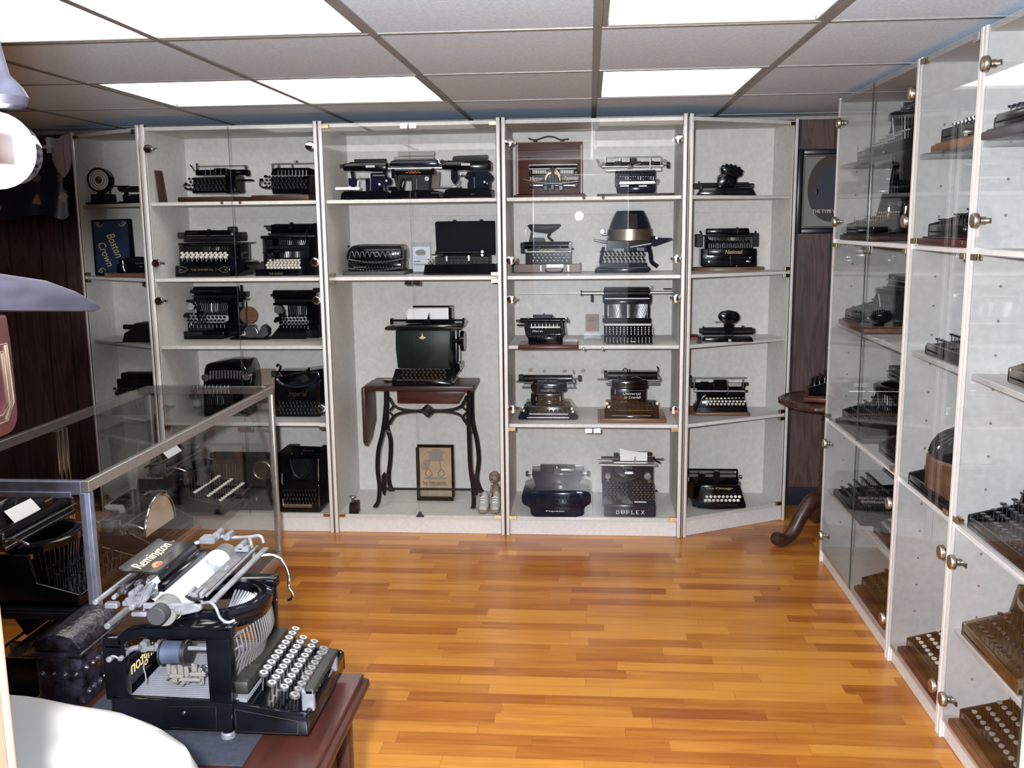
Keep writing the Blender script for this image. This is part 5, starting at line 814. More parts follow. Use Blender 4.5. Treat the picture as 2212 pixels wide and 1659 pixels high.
m.p('base', BLK, ('g', [(110, 850), (150, 770), (420, 760), (440, 850)], .03, .17, .005)); m.p('keyboard', KW, ('k', 180, 762, 425, 795, 3, 11, .0, .05, 8, True, 10)); m.p('carriage', STL, ('b', 108, 632, 430, 641, .08, .09), ('b', 404, 632, 413, 710, .08, .09), ('b', 106, 636, 116, 720, .08, .09), ('b', 310, 664, 400, 690, .07, .08), ('x', 110, 430, 716, 6, .08), ('t', [(310, 650), (318, 700), (315, 740)], 4, .06), ('t', [(150, 800), (160, 760), (180, 740)], 5, .02)); m.p('platen', BLK, ('x', 90, 420, 680, 18, .12), ('b', 230, 648, 310, 700, .09, .13), ('b', 130, 700, 420, 770, .08, .15), ('b', 150, 660, 200, 700, .1, .13)); m.p('platen_knob', RUB, ('x', 420, 440, 673, 11, .12), ('x', 420, 436, 716, 8, .08), ('b', 80, 626, 100, 690, .1, .13)); m.done()
m = TW('black typewriter with gold lettering above three rows of white keys, bottom shelf', 'E2', (300, 1440), Z5+.001)
m.p('base', BLK, ('g', [(128, 1425), (128, 1370), (150, 1290), (388, 1288), (428, 1415), (420, 1428), (240, 1440), (225, 1440)], .01, .05, .004), ('b', 100, 1290, 390, 1420, .05, .24), ('g', [(70, 1360), (70, 1290), (150, 1290), (128, 1372), (100, 1370)], .05, .2)); m.p('keyboard', KW, ('k', 172, 1335, 395, 1380, 3, 9, -.01, .03, 10, True, 8)); m.p('lettering', GOLD, ('T', 180, 1300, 345, 1316, 'The Chicago', .009)); m.p('space_bar', DULL, ('b', 230, 1400, 380, 1415, -.004, .01)); m.p('carriage', BLK, ('b', 70, 1190, 375, 1199, .10, .11), ('b', 70, 1195, 82, 1260, .10, .11), ('b', 366, 1195, 377, 1250, .10, .11), ('b', 80, 1240, 380, 1292, .07, .2), ('b', 230, 1205, 268, 1270, .06, .12), ('b', 140, 1218, 180, 1245, .08, .14), ('b', 66, 1265, 110, 1300, .04, .12)); m.p('platen', DULL, ('x', 78, 375, 1226, 14, .14)); m.p('platen_knob', DST, ('x', 384, 398, 1236, 12, .14), ('x', 375, 390, 1236, 4, .14), ('b', 370, 1270, 392, 1290, .08, .1)); m.done()
# ================================================================== machines seen from the side (real sizes, built once each)
def G(label, pos, rz, w=.32, d=.30, h=.2, board=None, keys=(KB, 4, 10), style='bars', paper=False, body=BLK, cat=TWC, group=GTW, name='typewriter', lever=True):
    """local frame: the keyboard faces -y, x to the operator's right, z up"""
    r = empty(name, (0, 0, 0), label, cat, group)
    z0 = 0
    def P(nm, mt, fill, par=None):
        b = NB(); fill(b); return link(nm, b, mt, par or r)
    if board:
        P('base_board', board, lambda b: (box(b, -w/2-.03, w/2+.03, -d/2-.02, d/2+.02, 0, .022, .004), box(b, -w/2-.02, w/2+.02, -d/2-.01, d/2+.01, .022, .028, .002))); z0 = .028
    yk = -d*.08
    def base(b):
        box(b, -w/2, w/2, -d/2, d/2, z0, z0+.022, .004)
        prf = [(-d/2, z0), (-d/2, z0+.04), (yk-.02, z0+.075), (yk, z0+h*.62), (d*.42, z0+h*.62), (d*.48, z0+.05), (d*.48, z0)]
        if style == 'flat': prf = [(-d/2, z0), (-d/2, z0+.03), (yk, z0+.05), (d*.45, z0+.06), (d*.45, z0)]
        for s in (-1, 1): prism(b, prf, lambda c: (s*w/2, c[0], c[1]), lambda c: (s*(w/2-.014), c[0], c[1]), .003)
        box(b, -w/2+.014, w/2-.014, -d/2, -d/2+.012, z0+.01, z0+.038, .003)
    P('base', body, base)
    def kb(b):
        kt, nr, nc = keys
        for i in range(nr):
            y = -d/2+.025+i*(yk-.03+d/2-.025)/max(nr-1, 1); z = z0+.052+i*.016
            for j in range(nc):
                x = -w*.42+w*.84*(j+.5+(.3 if i % 2 else 0))/(nc+.3)
                cyl(b, (x, y, z), (x, y, z+.005), .0075, .0082, 10); cyl(b, (x, y, z0+.02), (x, y, z), .0015, n=5, mi=1)
    if keys: P('keyboard', keys[0], kb)
    zc = z0+h*.82; yc = d*.16
    if style in ('bars', 'round'):
        def fan(b):
            for i in range(22):
                a = PI+PI*(i+.5)/22; x, y = math.cos(a)*w*.36, math.sin(a)*w*.26+.02
                cyl(b, (x, y, z0+h*.62), (x*.8, y*.8, z0+.05), .0018, n=5)
        P('type_lever', DST, fan)
        P('type_basket', body, lambda b: (lathe(b, (0, .02, z0+h*.58), [(0, w*.39), (.0, w*.41), (h*.08, w*.41), (h*.1, w*.38), (h*.1, w*.30), (0, w*.30)], 28, sy=.72),))
    elif style == 'arches':
        for s in (-1, 1):
            def arch(b, s=s):
                for k in range(9):
                    rr = .055+.0045*k; tube(b, spline([(s*.07-.04+k*.001, -.02+k*.012, z0+h*.45), (s*.07-.035, -.02+k*.012, z0+h*.8), (s*.07, -.02+k*.012, z0+h*1.05), (s*.07+.035, -.02+k*.012, z0+h*.8), (s*.07+.04, -.02+k*.012, z0+h*.45)], 4), .0042, 6)
                box(b, s*.07-.05, s*.07+.05, -.03, .10, z0+h*.40, z0+h*.48, .004)
            P('type_bar_tower', body, arch)
        P('column', BRZ, lambda b: [cyl(b, (x, y, z0+.02), (x, y, z0+h*.42), .009, n=10) for x in (-.11, .11) for y in (-.02, .08)])
    elif style == 'drum':
        P('drum', OAKR, lambda b: lathe(b, (0, 0, z0), [(0, w*.5), (h*.55, w*.5), (h*.58, w*.48)], 32))
        P('ribbed_top', BLK, lambda b: (lathe(b, (0, 0, z0+h*.58), [(0, w*.47), (h*.2, w*.42), (h*.34, w*.28), (h*.4, .02)], 32), [tube(b, spline([(math.cos(a)*w*.48, math.sin(a)*w*.48, z0+h*.6), (math.cos(a)*w*.43, math.sin(a)*w*.43, z0+h*.8), (math.cos(a)*w*.27, math.sin(a)*w*.27, z0+h*.95)], 3), .004, 6) for a in [2*PI*i/26 for i in range(26)]]))
        r.location = pos; r.rotation_euler = (0, 0, rz); return r
    elif style == 'wheel':
        P('type_wheel', BLK, lambda b: (cyl(b, (0, -.005, z0+h*.75), (0, .02, z0+h*.75), h*.28, n=26, bev=.003), box(b, -.02, .02, -.0, .03, z0+.04, z0+h*.6, .004)))
    elif style == 'index':
        def plate(b):
            pts = [(math.cos(a)*w*.34, math.sin(a)*w*.34) for a in [PI*i/14 for i in range(15)]]
            prism(b, pts, lambda c: (c[0], -.05-.0, z0+.05+c[1]), lambda c: (c[0], -.044, z0+.05+c[1]))
        P('index_plate', TAN, plate); P('index_hoop', CHR, lambda b: tube(b, [(math.cos(PI*i/14)*w*.36, -.052, z0+.05+math.sin(PI*i/14)*w*.36) for i in range(15)], .004, 8))
    def car(b):
        box(b, -w*.55, w*.55, yc-.035, yc+.05, zc-.035, zc-.022, .002); box(b, -w*.55, -w*.52, yc-.03, yc+.04, zc-.03, zc+.02, .002); box(b, w*.52, w*.55, yc-.03, yc+.04, zc-.03, zc+.02, .002)
        cyl(b, (-w*.6, yc+.045, zc+.012), (w*.6, yc+.045, zc+.012), .005, n=8); cyl(b, (-w*.56, yc-.035, zc-.005), (w*.56, yc-.035, zc-.005), .004, n=8)
    P('carriage', DST, car)
    P('platen', BLK, lambda b: cyl(b, (-w*.52, yc, zc), (w*.52, yc, zc), .019, n=18, bev=.002))
    for s in (-1, 1): P('platen_knob', RUB, lambda b: cyl(b, (s*w*.52, yc, zc), (s*w*.62, yc, zc), .016, .018, 16, bev=.003))
    P('paper_table', body, lambda b: prism(b, [(-w*.36, 0), (w*.36, 0), (w*.34, 1), (-w*.34, 1)], lambda c: (c[0], yc+.022+c[1]*.04, zc+.01+c[1]*h*.25), lambda c: (c[0], yc+.026+c[1]*.04, zc+.012+c[1]*h*.25), .001))
    if paper: P('paper', PAP, lambda b: prism(b, [(-w*.2, 0), (w*.2, 0), (w*.2, 1), (-w*.2, 1)], lambda c: (c[0], yc+.012+c[1]*.03, zc+.015+c[1]*.035), lambda c: (c[0], yc+.013+c[1]*.03, zc+.0155+c[1]*.035)))
    if lever: P('return_lever', STL, lambda b: tube(b, spline([(-w*.55, yc-.03, zc), (-w*.6, yc-.06, zc+.012), (-w*.61, yc-.10, zc+.006), (-w*.6, yc-.12, zc-.004)], 4), .0035, 6))
    r.location = pos; r.rotation_euler = (0, 0, rz); return r
FX, BX = -PI/2, PI/2
GG = 'typewriters in the right wall cabinets'
e = .001
GLK = ([KEYG, STL], 4, 11); WK3 = ([KEYW, STL], 3, 11)
# far unit
G('typewriter with rows of clear keys, top glass shelf of the far right cabinet', (1.280, 4.03, 1.825+e), FX, .36, .32, .27, None, GLK, 'round', group=GG, lever=False)
G('typewriter with two tall black type bar towers, far right cabinet', (1.290, 4.13, 1.502+e), FX, .40, .34, .27, WOOD, ([BRZ, BRS], 3, 10), 'arches', group=GG, lever=False)
G('low typewriter with a brown sloping board, middle of the far right cabinet', (1.275, 4.10, 1.135+e), FX, .34, .32, .21, OAKR, ([KEYB, STL], 3, 9), 'bars', group=GG, lever=False)
G('black typewriter with stepped keys above the middle deck, far right cabinet', (1.290, 4.08, .693+e), FX, .36, .34, .26, GBRD, (KB, 4, 10), 'bars', group=GG, lever=False)
G('small round bodied typewriter nearest the post, far right cabinet', (1.265, 3.60, .693+e), FX, .26, .28, .22, None, (KB, 3, 8), 'round', group=GG, lever=False)
G('flat black typewriter with a wide keyboard on the low shelf, far right cabinet', (1.290, 4.05, .36+e), FX, .44, .38, .18, None, ([DST, STL], 5, 13), 'flat', group=GG, lever=False)
G('typewriter with pale keys nearest the post on the low shelf, far right cabinet', (1.275, 3.60, .36+e), FX, .28, .30, .2, None, ([KEYG, STL], 4, 9), 'bars', group=GG, lever=False)
G('typewriter with brown keys on the bottom of the far right cabinet', (1.285, 3.66, .075+e), FX, .34, .34, .2, MAHO, ([BRZ, STL], 4, 10), 'bars', group=GG, lever=False)
r = empty('paper_stack', (1.44, 4.20, 1.335), 'stack of flat papers on the short glass shelf, far right cabinet', 'papers')
for i in range(3):
    b = NB(); box(b, 1.36+i*.008, 1.54, 4.06+i*.01, 4.36-i*.01, 1.335+i*.008, 1.3425+i*.008, .001); link('sheet', b, [GPAP, TAN, GPAP][i], r)
r = empty('dark_box', (1.46, 4.22, 1.359), 'upright dark box standing on the stack of papers', 'box')
b = NB(); box(b, 1.41, 1.52, 4.12, 4.32, 1.3595, 1.49, .004); link('body', b, DULL, r); b = NB(); box(b, 1.407, 1.523, 4.117, 4.323, 1.475, 1.496, .003); link('lid', b, WOOD, r)
# middle unit
G('typewriter on an orange brown board, glass shelf of the middle right cabinet', (1.290, 3.10, 1.80+e), FX, .34, .32, .25, mat('orange wood', (.33, .13, .05), .5, var=.25, scale=25), ([DST, STL], 3, 9), 'bars', body=DULL, group=GG, lever=False)
m = G('typewriter sloping up from a dark board, upper deck of the middle right cabinet', (1.280, 3.12, 1.502+e), FX, .32, .34, .34, MAHO, (KB, 3, 9), 'arches', group=GG, lever=False)
G('flat typewriter on the wooden shelf of the middle right cabinet', (1.280, 3.10, 1.142+e), FX, .34, .32, .14, None, (KB, 3, 9), 'flat', group=GG, lever=False)
G('round ribbed black machine with a brown wooden drum base', (1.280, 3.08, .693+e), FX, .38, .38, .24, None, None, 'drum', cat='machine', name='drum_machine', group=GG, lever=False)
r = empty('stapler', (1.15, 3.32, .694), 'small black stapler shaped tool in front of the drum machine', 'tool')
b = NB(); tube(b, spline([(1.125, 3.345, .705), (1.15, 3.33, .702), (1.19, 3.31, .706)], 4), .011, 8); link('base', b, BLK, r)
b = NB(); cyl(b, (1.165, 3.322, .712), (1.165, 3.322, .745), .005, n=8); link('post', b, DST, r)
G('typewriter with white keys on a brown board, bottom of the middle right cabinet', (1.290, 3.08, .075+e), FX, .34, .36, .2, MAHO, ([KEYW, STL], 4, 9), 'wheel', group=GG, lever=False)
# near unit
G('flat dark typewriter on the glass shelf of the nearest right cabinet', (1.275, 2.62, 1.80+e), FX, .36, .34, .10, GBRD, (KB, 2, 9), 'flat', group=GG, lever=False)
G('small black typewriter on the upper deck of the nearest right cabinet', (1.345, 2.62, 1.502+e), FX, .30, .26, .16, None, (KB, 3, 9), 'wheel', group=GG, lever=False)
G('brown and black typewriter on the wooden shelf of the nearest right cabinet', (1.305, 2.52, 1.142+e), FX, .34, .32, .22, None, ([BRZ, STL], 3, 9), 'bars', body=BRZ, group=GG, lever=False)
G('large black typewriter with many keys at the middle of the nearest right cabinet', (1.295, 2.58, .693+e), FX, .42, .38, .24, None, ([DST, STL], 5, 12), 'bars', group=GG, lever=False)
G('typewriter with a bronze ringed type basket on the low shelf, nearest right cabinet', (1.290, 2.60, .36+e), FX, .38, .36, .26, None, (KB, 4, 10), 'round', body=BRZ, group=GG, lever=False)
G('typewriter with pale glass keys on a brown board, bottom of the nearest right cabinet', (1.295, 2.56, .075+e), FX, .38, .38, .2, OAKR, ([KEYG, STL], 4, 10), 'bars', group=GG, lever=False)
# glass counter
GC = 'typewriters inside the glass counter'
G('typewriter with three rows of ivory keys inside the glass counter', (-1.66, 3.78, .437), BX, .34, .38, .24, None, ([KEYW, STL], 3, 11), 'round', paper=True, group=GC)
G('index typewriter with a half round plate and chrome hoop inside the glass counter', (-1.60, 3.22, .437), BX, .34, .2, .14, OAKR, None, 'index', group=GC)
G('dark typewriter with chrome rods at the near end of the glass counter', (-1.70, 2.78, .437), BX, .36, .36, .26, DULL, ([KEYB, DST], 4, 10), 'bars', paper=True, group=GC)
G('dark typewriter low in the far end of the glass counter', (-1.70, 3.62, .121), BX, .36, .36, .22, None, (KB, 4, 10), 'bars', group=GC)
G('dark typewriter low in the near end of the glass counter', (-1.70, 2.86, .121), BX, .36, .36, .22, None, (KB, 4, 10), 'round', group=GC)

# ================================================================== pedestal table beside the panelled wall
cx, cy = 1.19, 4.745
r = empty('pedestal_table', (cx, cy, 0), 'round dark wooden pedestal table with scalloped rim and scroll feet', 'table')
b = NB(); n = 72; rings = []
for z, rr, sc in ((.688, .20, 0), (.690, .238, .006), (.700, .248, .008), (.712, .247, .006), (.722, .236, .0), (.724, .222, 0), (.718, .215, 0)):
    rings.append([b.verts.new((cx+math.cos(2*PI*i/n)*(rr+sc*math.cos(2*PI*i/n*18)), cy+math.sin(2*PI*i/n)*(rr+sc*math.cos(2*PI*i/n*18)), z)) for i in range(n)])
for A, B in zip(rings, rings[1:]):
    for j in range(n): b.faces.new((A[j], A[(j+1) % n], B[(j+1) % n], B[j]))
b.faces.new(rings[0][::-1]); b.faces.new(rings[-1]); bmesh.ops.recalc_face_normals(b, faces=b.faces); link('table_top', b, WOOD, r)
b = NB(); lathe(b, (cx, cy, 0), [(.17, .02), (.175, .055), (.22, .05), (.24, .03), (.27, .045), (.285, .03), (.30, .046), (.32, .03), (.345, .048), (.37, .032), (.40, .03), (.45, .042), (.52, .036), (.58, .026), (.61, .045), (.63, .03), (.66, .035), (.69, .10)], 28); link('pedestal', b, WOOD, r)
for k in range(3):
    a = math.radians(207+120*k); u = Vector((math.cos(a), math.sin(a), 0)); o = Vector((cx, cy, 0))
    pts = [o+u*.03+Vector((0, 0, .21)), o+u*.09+Vector((0, 0, .215)), o+u*.15+Vector((0, 0, .15)), o+u*.20+Vector((0, 0, .07)), o+u*.25+Vector((0, 0, .037)), o+u*.285+Vector((0, 0, .042)), o+u*.29+Vector((0, 0, .065))]
    b = NB(); sp = spline(pts, 5); tube(b, sp, [.04-.016*i/len(sp) for i in range(len(sp))], 12); cyl(b, pts[-2]+Vector((-u.y, u.x, 0))*.026, pts[-2]-Vector((-u.y, u.x, 0))*.026, .034, n=16, bev=.006)
    lo = min(v.co.z for v in b.verts); bmesh.ops.translate(b, verts=b.verts, vec=(0, 0, .001-lo)); link('foot', b, WOOD, r)
G('black typewriter with stepped keys on a wooden board on the pedestal table', (cx+.05, cy+.01, .7245), FX-.25, .30, .30, .24, MAHO, ([KEYB, STL], 4, 9), 'bars')

# picture on the panelled wall
r = empty('framed_picture', (1.29, YB, 1.52), 'dark framed picture on the panelled wall beside the right cabinets', 'picture')
x0, x1, z0, z1, y = 1.107, 1.47, 1.518, 1.962, YB-.001
for a in ((x0, x0+.028, z0, z1), (x1-.028, x1, z0, z1), (x0+.028, x1-.028, z0, z0+.028), (x0+.028, x1-.028, z1-.028, z1)):
    b = NB(); box(b, a[0], a[1], y-.03, y, a[2], a[3], .005); link('frame', b, mat('navy black frame', (.008, .011, .022), .3), r)
b = NB()
for a in ((x0+.028, x0+.038, z0+.028, z1-.028), (x1-.038, x1-.028, z0+.028, z1-.028), (x0+.038, x1-.038, z0+.028, z0+.038), (x0+.038, x1-.038, z1-.038, z1-.028)): box(b, a[0], a[1], y-.022, y, a[2], a[3], .002)
link('inner_moulding', b, BRZ, r)
b = NB(); box(b, x0+.038, x1-.038, y-.012, y, z0+.038, z1-.038); link('mount', b, mat('grey mount', (.20, .205, .20), .7), r)
b = NB(); xm = (x0+x1)/2; pts = [(xm+math.cos(2*PI*i/24)*.125, 1.755+math.sin(2*PI*i/24)*.175) for i in range(24)]
prism(b, pts, lambda c: (c[0], y-.0135, c[1]), lambda c: (c[0], y-.012, c[1])); link('dark_oval', b, mat('brown black print', (.035, .026, .024), .6), r)
b = NB(); box(b, xm-.10, xm+.10, y-.0145, y-.0138, 1.66, 1.70); box(b, xm-.075, xm+.075, y-.0145, y-.0138, 1.70, 1.83); box(b, xm-.05, xm+.05, y-.0145, y-.0138, 1.83, 1.87); cyl(b, (xm-.085, y-.0145, 1.74), (xm-.085, y-.0138, 1.74), .02); link('machine_print', b, mat('blue black print', (.02, .024, .04), .5), r)
b = NB(); textbm(b, 'THE TYPE WRITER', lambda u, v, n_: (xm+u, y-.0145-n_, 1.636+v), .19, .018); link('lettering', b, SILV, r)

# clothes in the far left corner
r = empty('clothes_rail', (-3.1, 5.2, 2.05), 'white clothes rail in the far left corner under the ceiling', 'rail')
b = NB(); cyl(b, (-3.44, 5.17, 2.035), (-2.82, 5.17, 2.035), .009, n=12); link('rail', b, LAME, r)
for x in (-2.96, -3.40): b = NB(); box(b, x-.012, x+.012, 5.16, YB, 2.0, 2.085, .003); link('bracket', b, LAME, r)
NP = bpy.data.materials.new('dark sequinned fabric'); NP.use_nodes = True; nt = NP.node_tree; pb = nt.nodes['Principled BSDF']
vo = nt.nodes.new('ShaderNodeTexVoronoi'); vo.inputs['Scale'].default_value = 28; tc = nt.nodes.new('ShaderNodeTexCoord'); nt.links.new(tc.outputs['Object'], vo.inputs['Vector'])
rp = nt.nodes.new('ShaderNodeValToRGB'); rp.color_ramp.elements[0].color = (.008, .010, .03, 1); rp.color_ramp.elements[1].position = .93; rp.color_ramp.elements[1].color = (.012, .013, .025, 1)
e2 = rp.color_ramp.elements.new(.97); e2.color = (.25, .16, .12, 1); sx = nt.nodes.new('ShaderNodeSeparateColor'); nt.links.new(vo.outputs['Color'], sx.inputs[0]); nt.links.new(sx.outputs[0], rp.inputs[0]); nt.links.new(rp.outputs[0], pb.inputs['Base Color']); pb.inputs['Roughness'].default_value = .32
r = empty('hanging_garment', (-3.14, 5.17, 1.68), 'dark sequinned garment hanging from the white clothes rail', 'garment', None)
b = NB(); na, nb = 44, 14; rows = []
for i in range(nb+1):
    t = i/nb; z = 2.025-t*.37; row = []
    for k in range(na):
        a = 2*PI*k/na; hw = .13+.13*min(1, t*4); wv = 1+.25*math.sin(a*9+t*2)*t
        row.append(b.verts.new((-3.13+math.cos(a)*hw*(1+.02*math.sin(7*a)), 5.17+math.sin(a)*(.02+.04*t)*wv, z+.014*math.sin(a*5+1)*t)))
    rows.append(row)
for A, B in zip(rows, rows[1:]):
    for k in range(na): b.faces.new((A[k], A[(k+1) % na], B[(k+1) % na], B[k]))
b.faces.new(rows[0][::-1]); b.faces.new(rows[-1]); bmesh.ops.recalc_face_normals(b, faces=b.faces); link('garment', b, NP, r)
b = NB(); tube(b, spline([(-3.13, 5.17, 2.02), (-3.13, 5.17, 2.04), (-3.115, 5.17, 2.052), (-3.13, 5.17, 2.056)], 4), .003, 6); link('hanger_hook', b, STL, r)
m = Mach('baseball_cap', 'mauve grey cap with a dark visor hanging beside the left cabinet', 'cap', 'X', y=5.03, xc=130)
m.root.location = m.at(130, 300, .05)
b = NB()
for q in (('g', [(130, 291), (141, 288), (152, 291), (156, 318), (155, 345), (148, 368), (136, 386), (122, 370), (111, 350), (109, 330), (114, 312)], 0, .10, .03),): m.add(b, q)
link('crown', b, CAPM, m.root); m.p('seam', mat('dark seam', (.16, .12, .13), .9), ('t', [(138, 291), (136, 320), (140, 352), (141, 376)], .8, -.002)); m.p('visor', DULL, ('g', [(135, 385), (147, 371), (155, 348), (158, 365), (156, 385), (150, 400), (140, 412), (134, 402)], .01, .07, .008)); m.p('badge', STL, ('y', 117, 352, 3, -.004, .004))
# ================================================================== the desk in front and the big typewriter
dz = .64; dx1, dy0, dy1, dx0 = -.468, 1.475, 1.895, -1.13
r = empty('desk', (-.8, 1.7, 0), 'red brown wooden desk with a moulded edge under the big typewriter', 'desk')
b = NB(); box(b, dx0, dx1-.012, dy0, dy1-.012, dz-.012, dz, .002); box(b, dx0, dx1, dy0, dy1, dz-.036, dz-.012, .010); link('desk_top', b, DESK, r)
b = NB(); box(b, dx0+.02, dx1-.035, dy0+.03, dy1-.03, dz-.10, dz-.036, .003); link('apron', b, DESK, r)
b = NB(); box(b, dx0+.03, dx1-.075, dy0+.05, dy1-.06, .06, dz-.10, .003); link('cabinet_body', b, DESK, r)
for x in (dx0+.02, dx1-.075):
    for y in (dy0+.03, dy1-.07): b = NB(); box(b, x, x+.04, y, y+.04, 0, dz-.036, .004); link('leg', b, DESK, r)
b = NB(); box(b, dx1-.075, dx1-.055, dy0+.09, dy1-.09, .34, dz-.11, .004); d = link('drawer', b, DESK, r)
b = NB(); tube(b, spline([(dx1-.055, 1.58, .46), (dx1-.03, 1.60, .455), (dx1-.026, 1.68, .45), (dx1-.03, 1.76, .455), (dx1-.055, 1.78, .46)], 5), .009, 8); link('handle', b, MAHO, d)
r = empty('felt_mat', (-.8, 1.7, dz), 'blue black felt mat under the big typewriter', 'mat')
b = NB(); box(b, -.99, -.612, 1.515, 1.875, dz+.0005, dz+.004, .001); link('mat', b, FELT, r)

m = Mach('typewriter', 'large black typewriter with white glass keys on the desk in front', 'typewriter', 'T2', base=(1100, 1000), z0=dz+.004, group=None)
T2, T1 = CROPS['T2'], CROPS['T1']
W = .275; m.ref = 0
E_ = BLK
# lower case
m.p('base', E_, ('g', [(215, 640), (330, 672), (1030, 706), (1150, 720), (1150, 940), (1030, 930), (330, 905), (215, 895)], 0, .016, .003), ('g', [(215, 640), (330, 672), (1030, 706), (1150, 720), (1150, 940), (1030, 930), (330, 905), (215, 895)], W-.016, W, .003),
    ('b', 215, 640, 245, 895, .016, W-.016), ('b', 240, 860, 1150, 895, .016, W-.016))
m.p('keyboard_case', E_, ('g', [(1150, 720), (1190, 716), (1700, 802), (1722, 820), (1735, 965), (1160, 945)], 0, .012, .004), ('g', [(1150, 720), (1190, 716), (1700, 802), (1722, 820), (1735, 965), (1160, 945)], W-.012, W, .004),
    ('b', 1690, 806, 1730, 965, .012, W-.012, .006), ('g', [(1150, 760), (1690, 840), (1690, 950), (1160, 940)], .012, W-.012, .001), ('b', 1150, 720, 1178, 940, .012, W-.012))
m.p('pinstripe', [BRZ], *[('t', [(a, b_), (c, d_)], 1.1, -.0004) for a, b_, c, d_ in ((1168, 758, 1655, 850), (1655, 850, 1652, 948), (1652, 948, 1180, 926), (1180, 926, 1168, 758), (660, 736, 1022, 738), (1022, 738, 1028, 918), (1028, 918, 660, 895))]); m.p('screw', STL, ('y', 777, 784, 16, -.003, 0))
# posts and feet
def post(x0, y0, x1, y1, d): return ('b', x0, y0, x1, y1, d, d+.026, .005)
m.p('post', E_, post(968, 212, 1125, 715, .0005), ('z', 1095, [(975, 42), (715, 48), (690, 62), (640, 66)], .014))
m.p('post', E_, ('b', 968, 212, 1125, 715, W-.026, W-.0005, .005)); m.p('post', E_, ('b', 172, 255, 300, 690, 0, .026, .005), ('b', 205, 300, 330, 350, -.006, .0)); m.p('post', E_, ('b', 200, 255, 300, 690, W-.026, W, .005))
m.p('foot', DUST, ('z', 1098, [(1004, 50), (996, 62), (965, 62), (955, 48)], .014)); m.p('foot', DUST, ('z', 1098, [(1004, 50), (996, 62), (965, 62), (955, 48)], W-.016)); m.p('foot', DUST, ('z', 300, [(1004, 50), (996, 62), (905, 62), (895, 48)], .014)); m.p('foot', DUST, ('z', 300, [(1004, 50), (996, 62), (905, 62), (895, 48)], W-.016))
# dusty key levers running back to front
b = NB(); u0, u1 = m.at(330, 668, 0), m.at(1150, 668, 0)
for i in range(34):
    y = m.Y+.020+i*(W-.04)/33; box(b, u0.x, u1.x+.02, y-.0016, y+.0016, u0.z-.012, u0.z-.004)
o = link('key_lever', b, mat('dusty wire', (.15, .15, .17), .6, .3), m.root); m.parts.append(o)
b = NB(); box(b, u0.x-.03, u1.x, m.Y+.017, m.Y+W-.017, u0.z-.05, u0.z-.04); o = link('bottom_tray', b, mat('dusty black tray', (.05, .05, .06), .8), m.root); m.parts.append(o)
# upper frame
m.crop = T1
side = [(330, 1185), (400, 1125), (560, 1090), (850, 1100), (1330, 1100), (1440, 1085), (1482, 1120), (1482, 1205), (1380, 1218), (850, 1205), (560, 1185), (420, 1235), (340, 1290)]
m.p('side_frame', E_, ('g', side, 0, .024, .003), ('b', 190, 1190, 385, 1310, 0, .024, .005)); m.p('side_frame', E_, ('g', side, W-.024, W, .003), ('b', 190, 1190, 385, 1310, W-.024, W, .005))
c0 = m.at(1330, 1080, 0); zt = c0.z; xr, xl = m.at(1482, 1100, 0).x, m.at(860, 1100, 0).x
b = NB(); xc = (xr+xl)/2-.005; yc = m.Y+W/2
# top plate with the round opening for the type bars
n = 40; ro, ri = .098, .066
ring = lambda z, r_: [b.verts.new((xc-.010+math.cos(2*PI*i/n)*r_, yc+math.sin(2*PI*i/n)*r_, z)) for i in range(n)]
R = [ring(zt-.03, ro*.92), ring(zt-.012, ro), ring(zt, ro), ring(zt+.006, ro-.01), ring(zt+.003, ro-.02), ring(zt+.006, ri+.006), ring(zt-.004, ri), ring(zt-.03, ri)]
for A, B in zip(R, R[1:]+R[:1]):
    for j in range(n): b.faces.new((A[j], A[(j+1) % n], B[(j+1) % n], B[j]))
bmesh.ops.recalc_face_normals(b, faces=b.faces); o = link('type_ring', b, E_, m.root); m.parts.append(o)
b = NB()
for y0, y1 in ((m.Y+.0, m.Y+.042), (m.Y+W-.042, m.Y+W)): box(b, xl, xr, y0, y1, zt-.010, zt-.001, .003)
o = link('top_plate', b, E_, m.root); m.parts.append(o)
b = NB()
for i in range(26):
    a = -PI/2+PI*(i+.5)/26; cyl(b, (xc-.010+math.cos(a)*.07, yc+math.sin(a)*.07, zt-.008), (xc-.015+math.cos(a)*.02, yc+math.sin(a)*.02, zt-.055), .0024, n=6)
o = link('type_bar', b, DUST, m.root); m.parts.append(o)
b = NB()
for i in range(24):
    y = m.Y+.035+i*(W-.07)/23; t = (2*i/23-1); x = xc+.076-.03*t*t; z = u0.z+.004
    tube(b, spline([(x, y, zt-.03), (x+.006, y, zt-.07), (x-.004, y*.0+y, (zt+z)/2-.02), (x-.02, y, z)], 3), .0019, 6)
o = link('linkage_wire', b, mat('dusty brown wire', (.12, .11, .105), .5, .5), m.root); m.parts.append(o)
m.ref = None
m.p('guard_tube', DUST, ('t', [(1458, 1190, .01), (1560, 1135, .05), (1650, 1075, .12), (1730, 980, .2), (1762, 885, .23)], 20)); m.p('wire_guide', DUST, ('t', [(1460, 1330, .01), (1560, 1275, .05)], 14), ('y', 1560, 1278, 18, .05, .06))
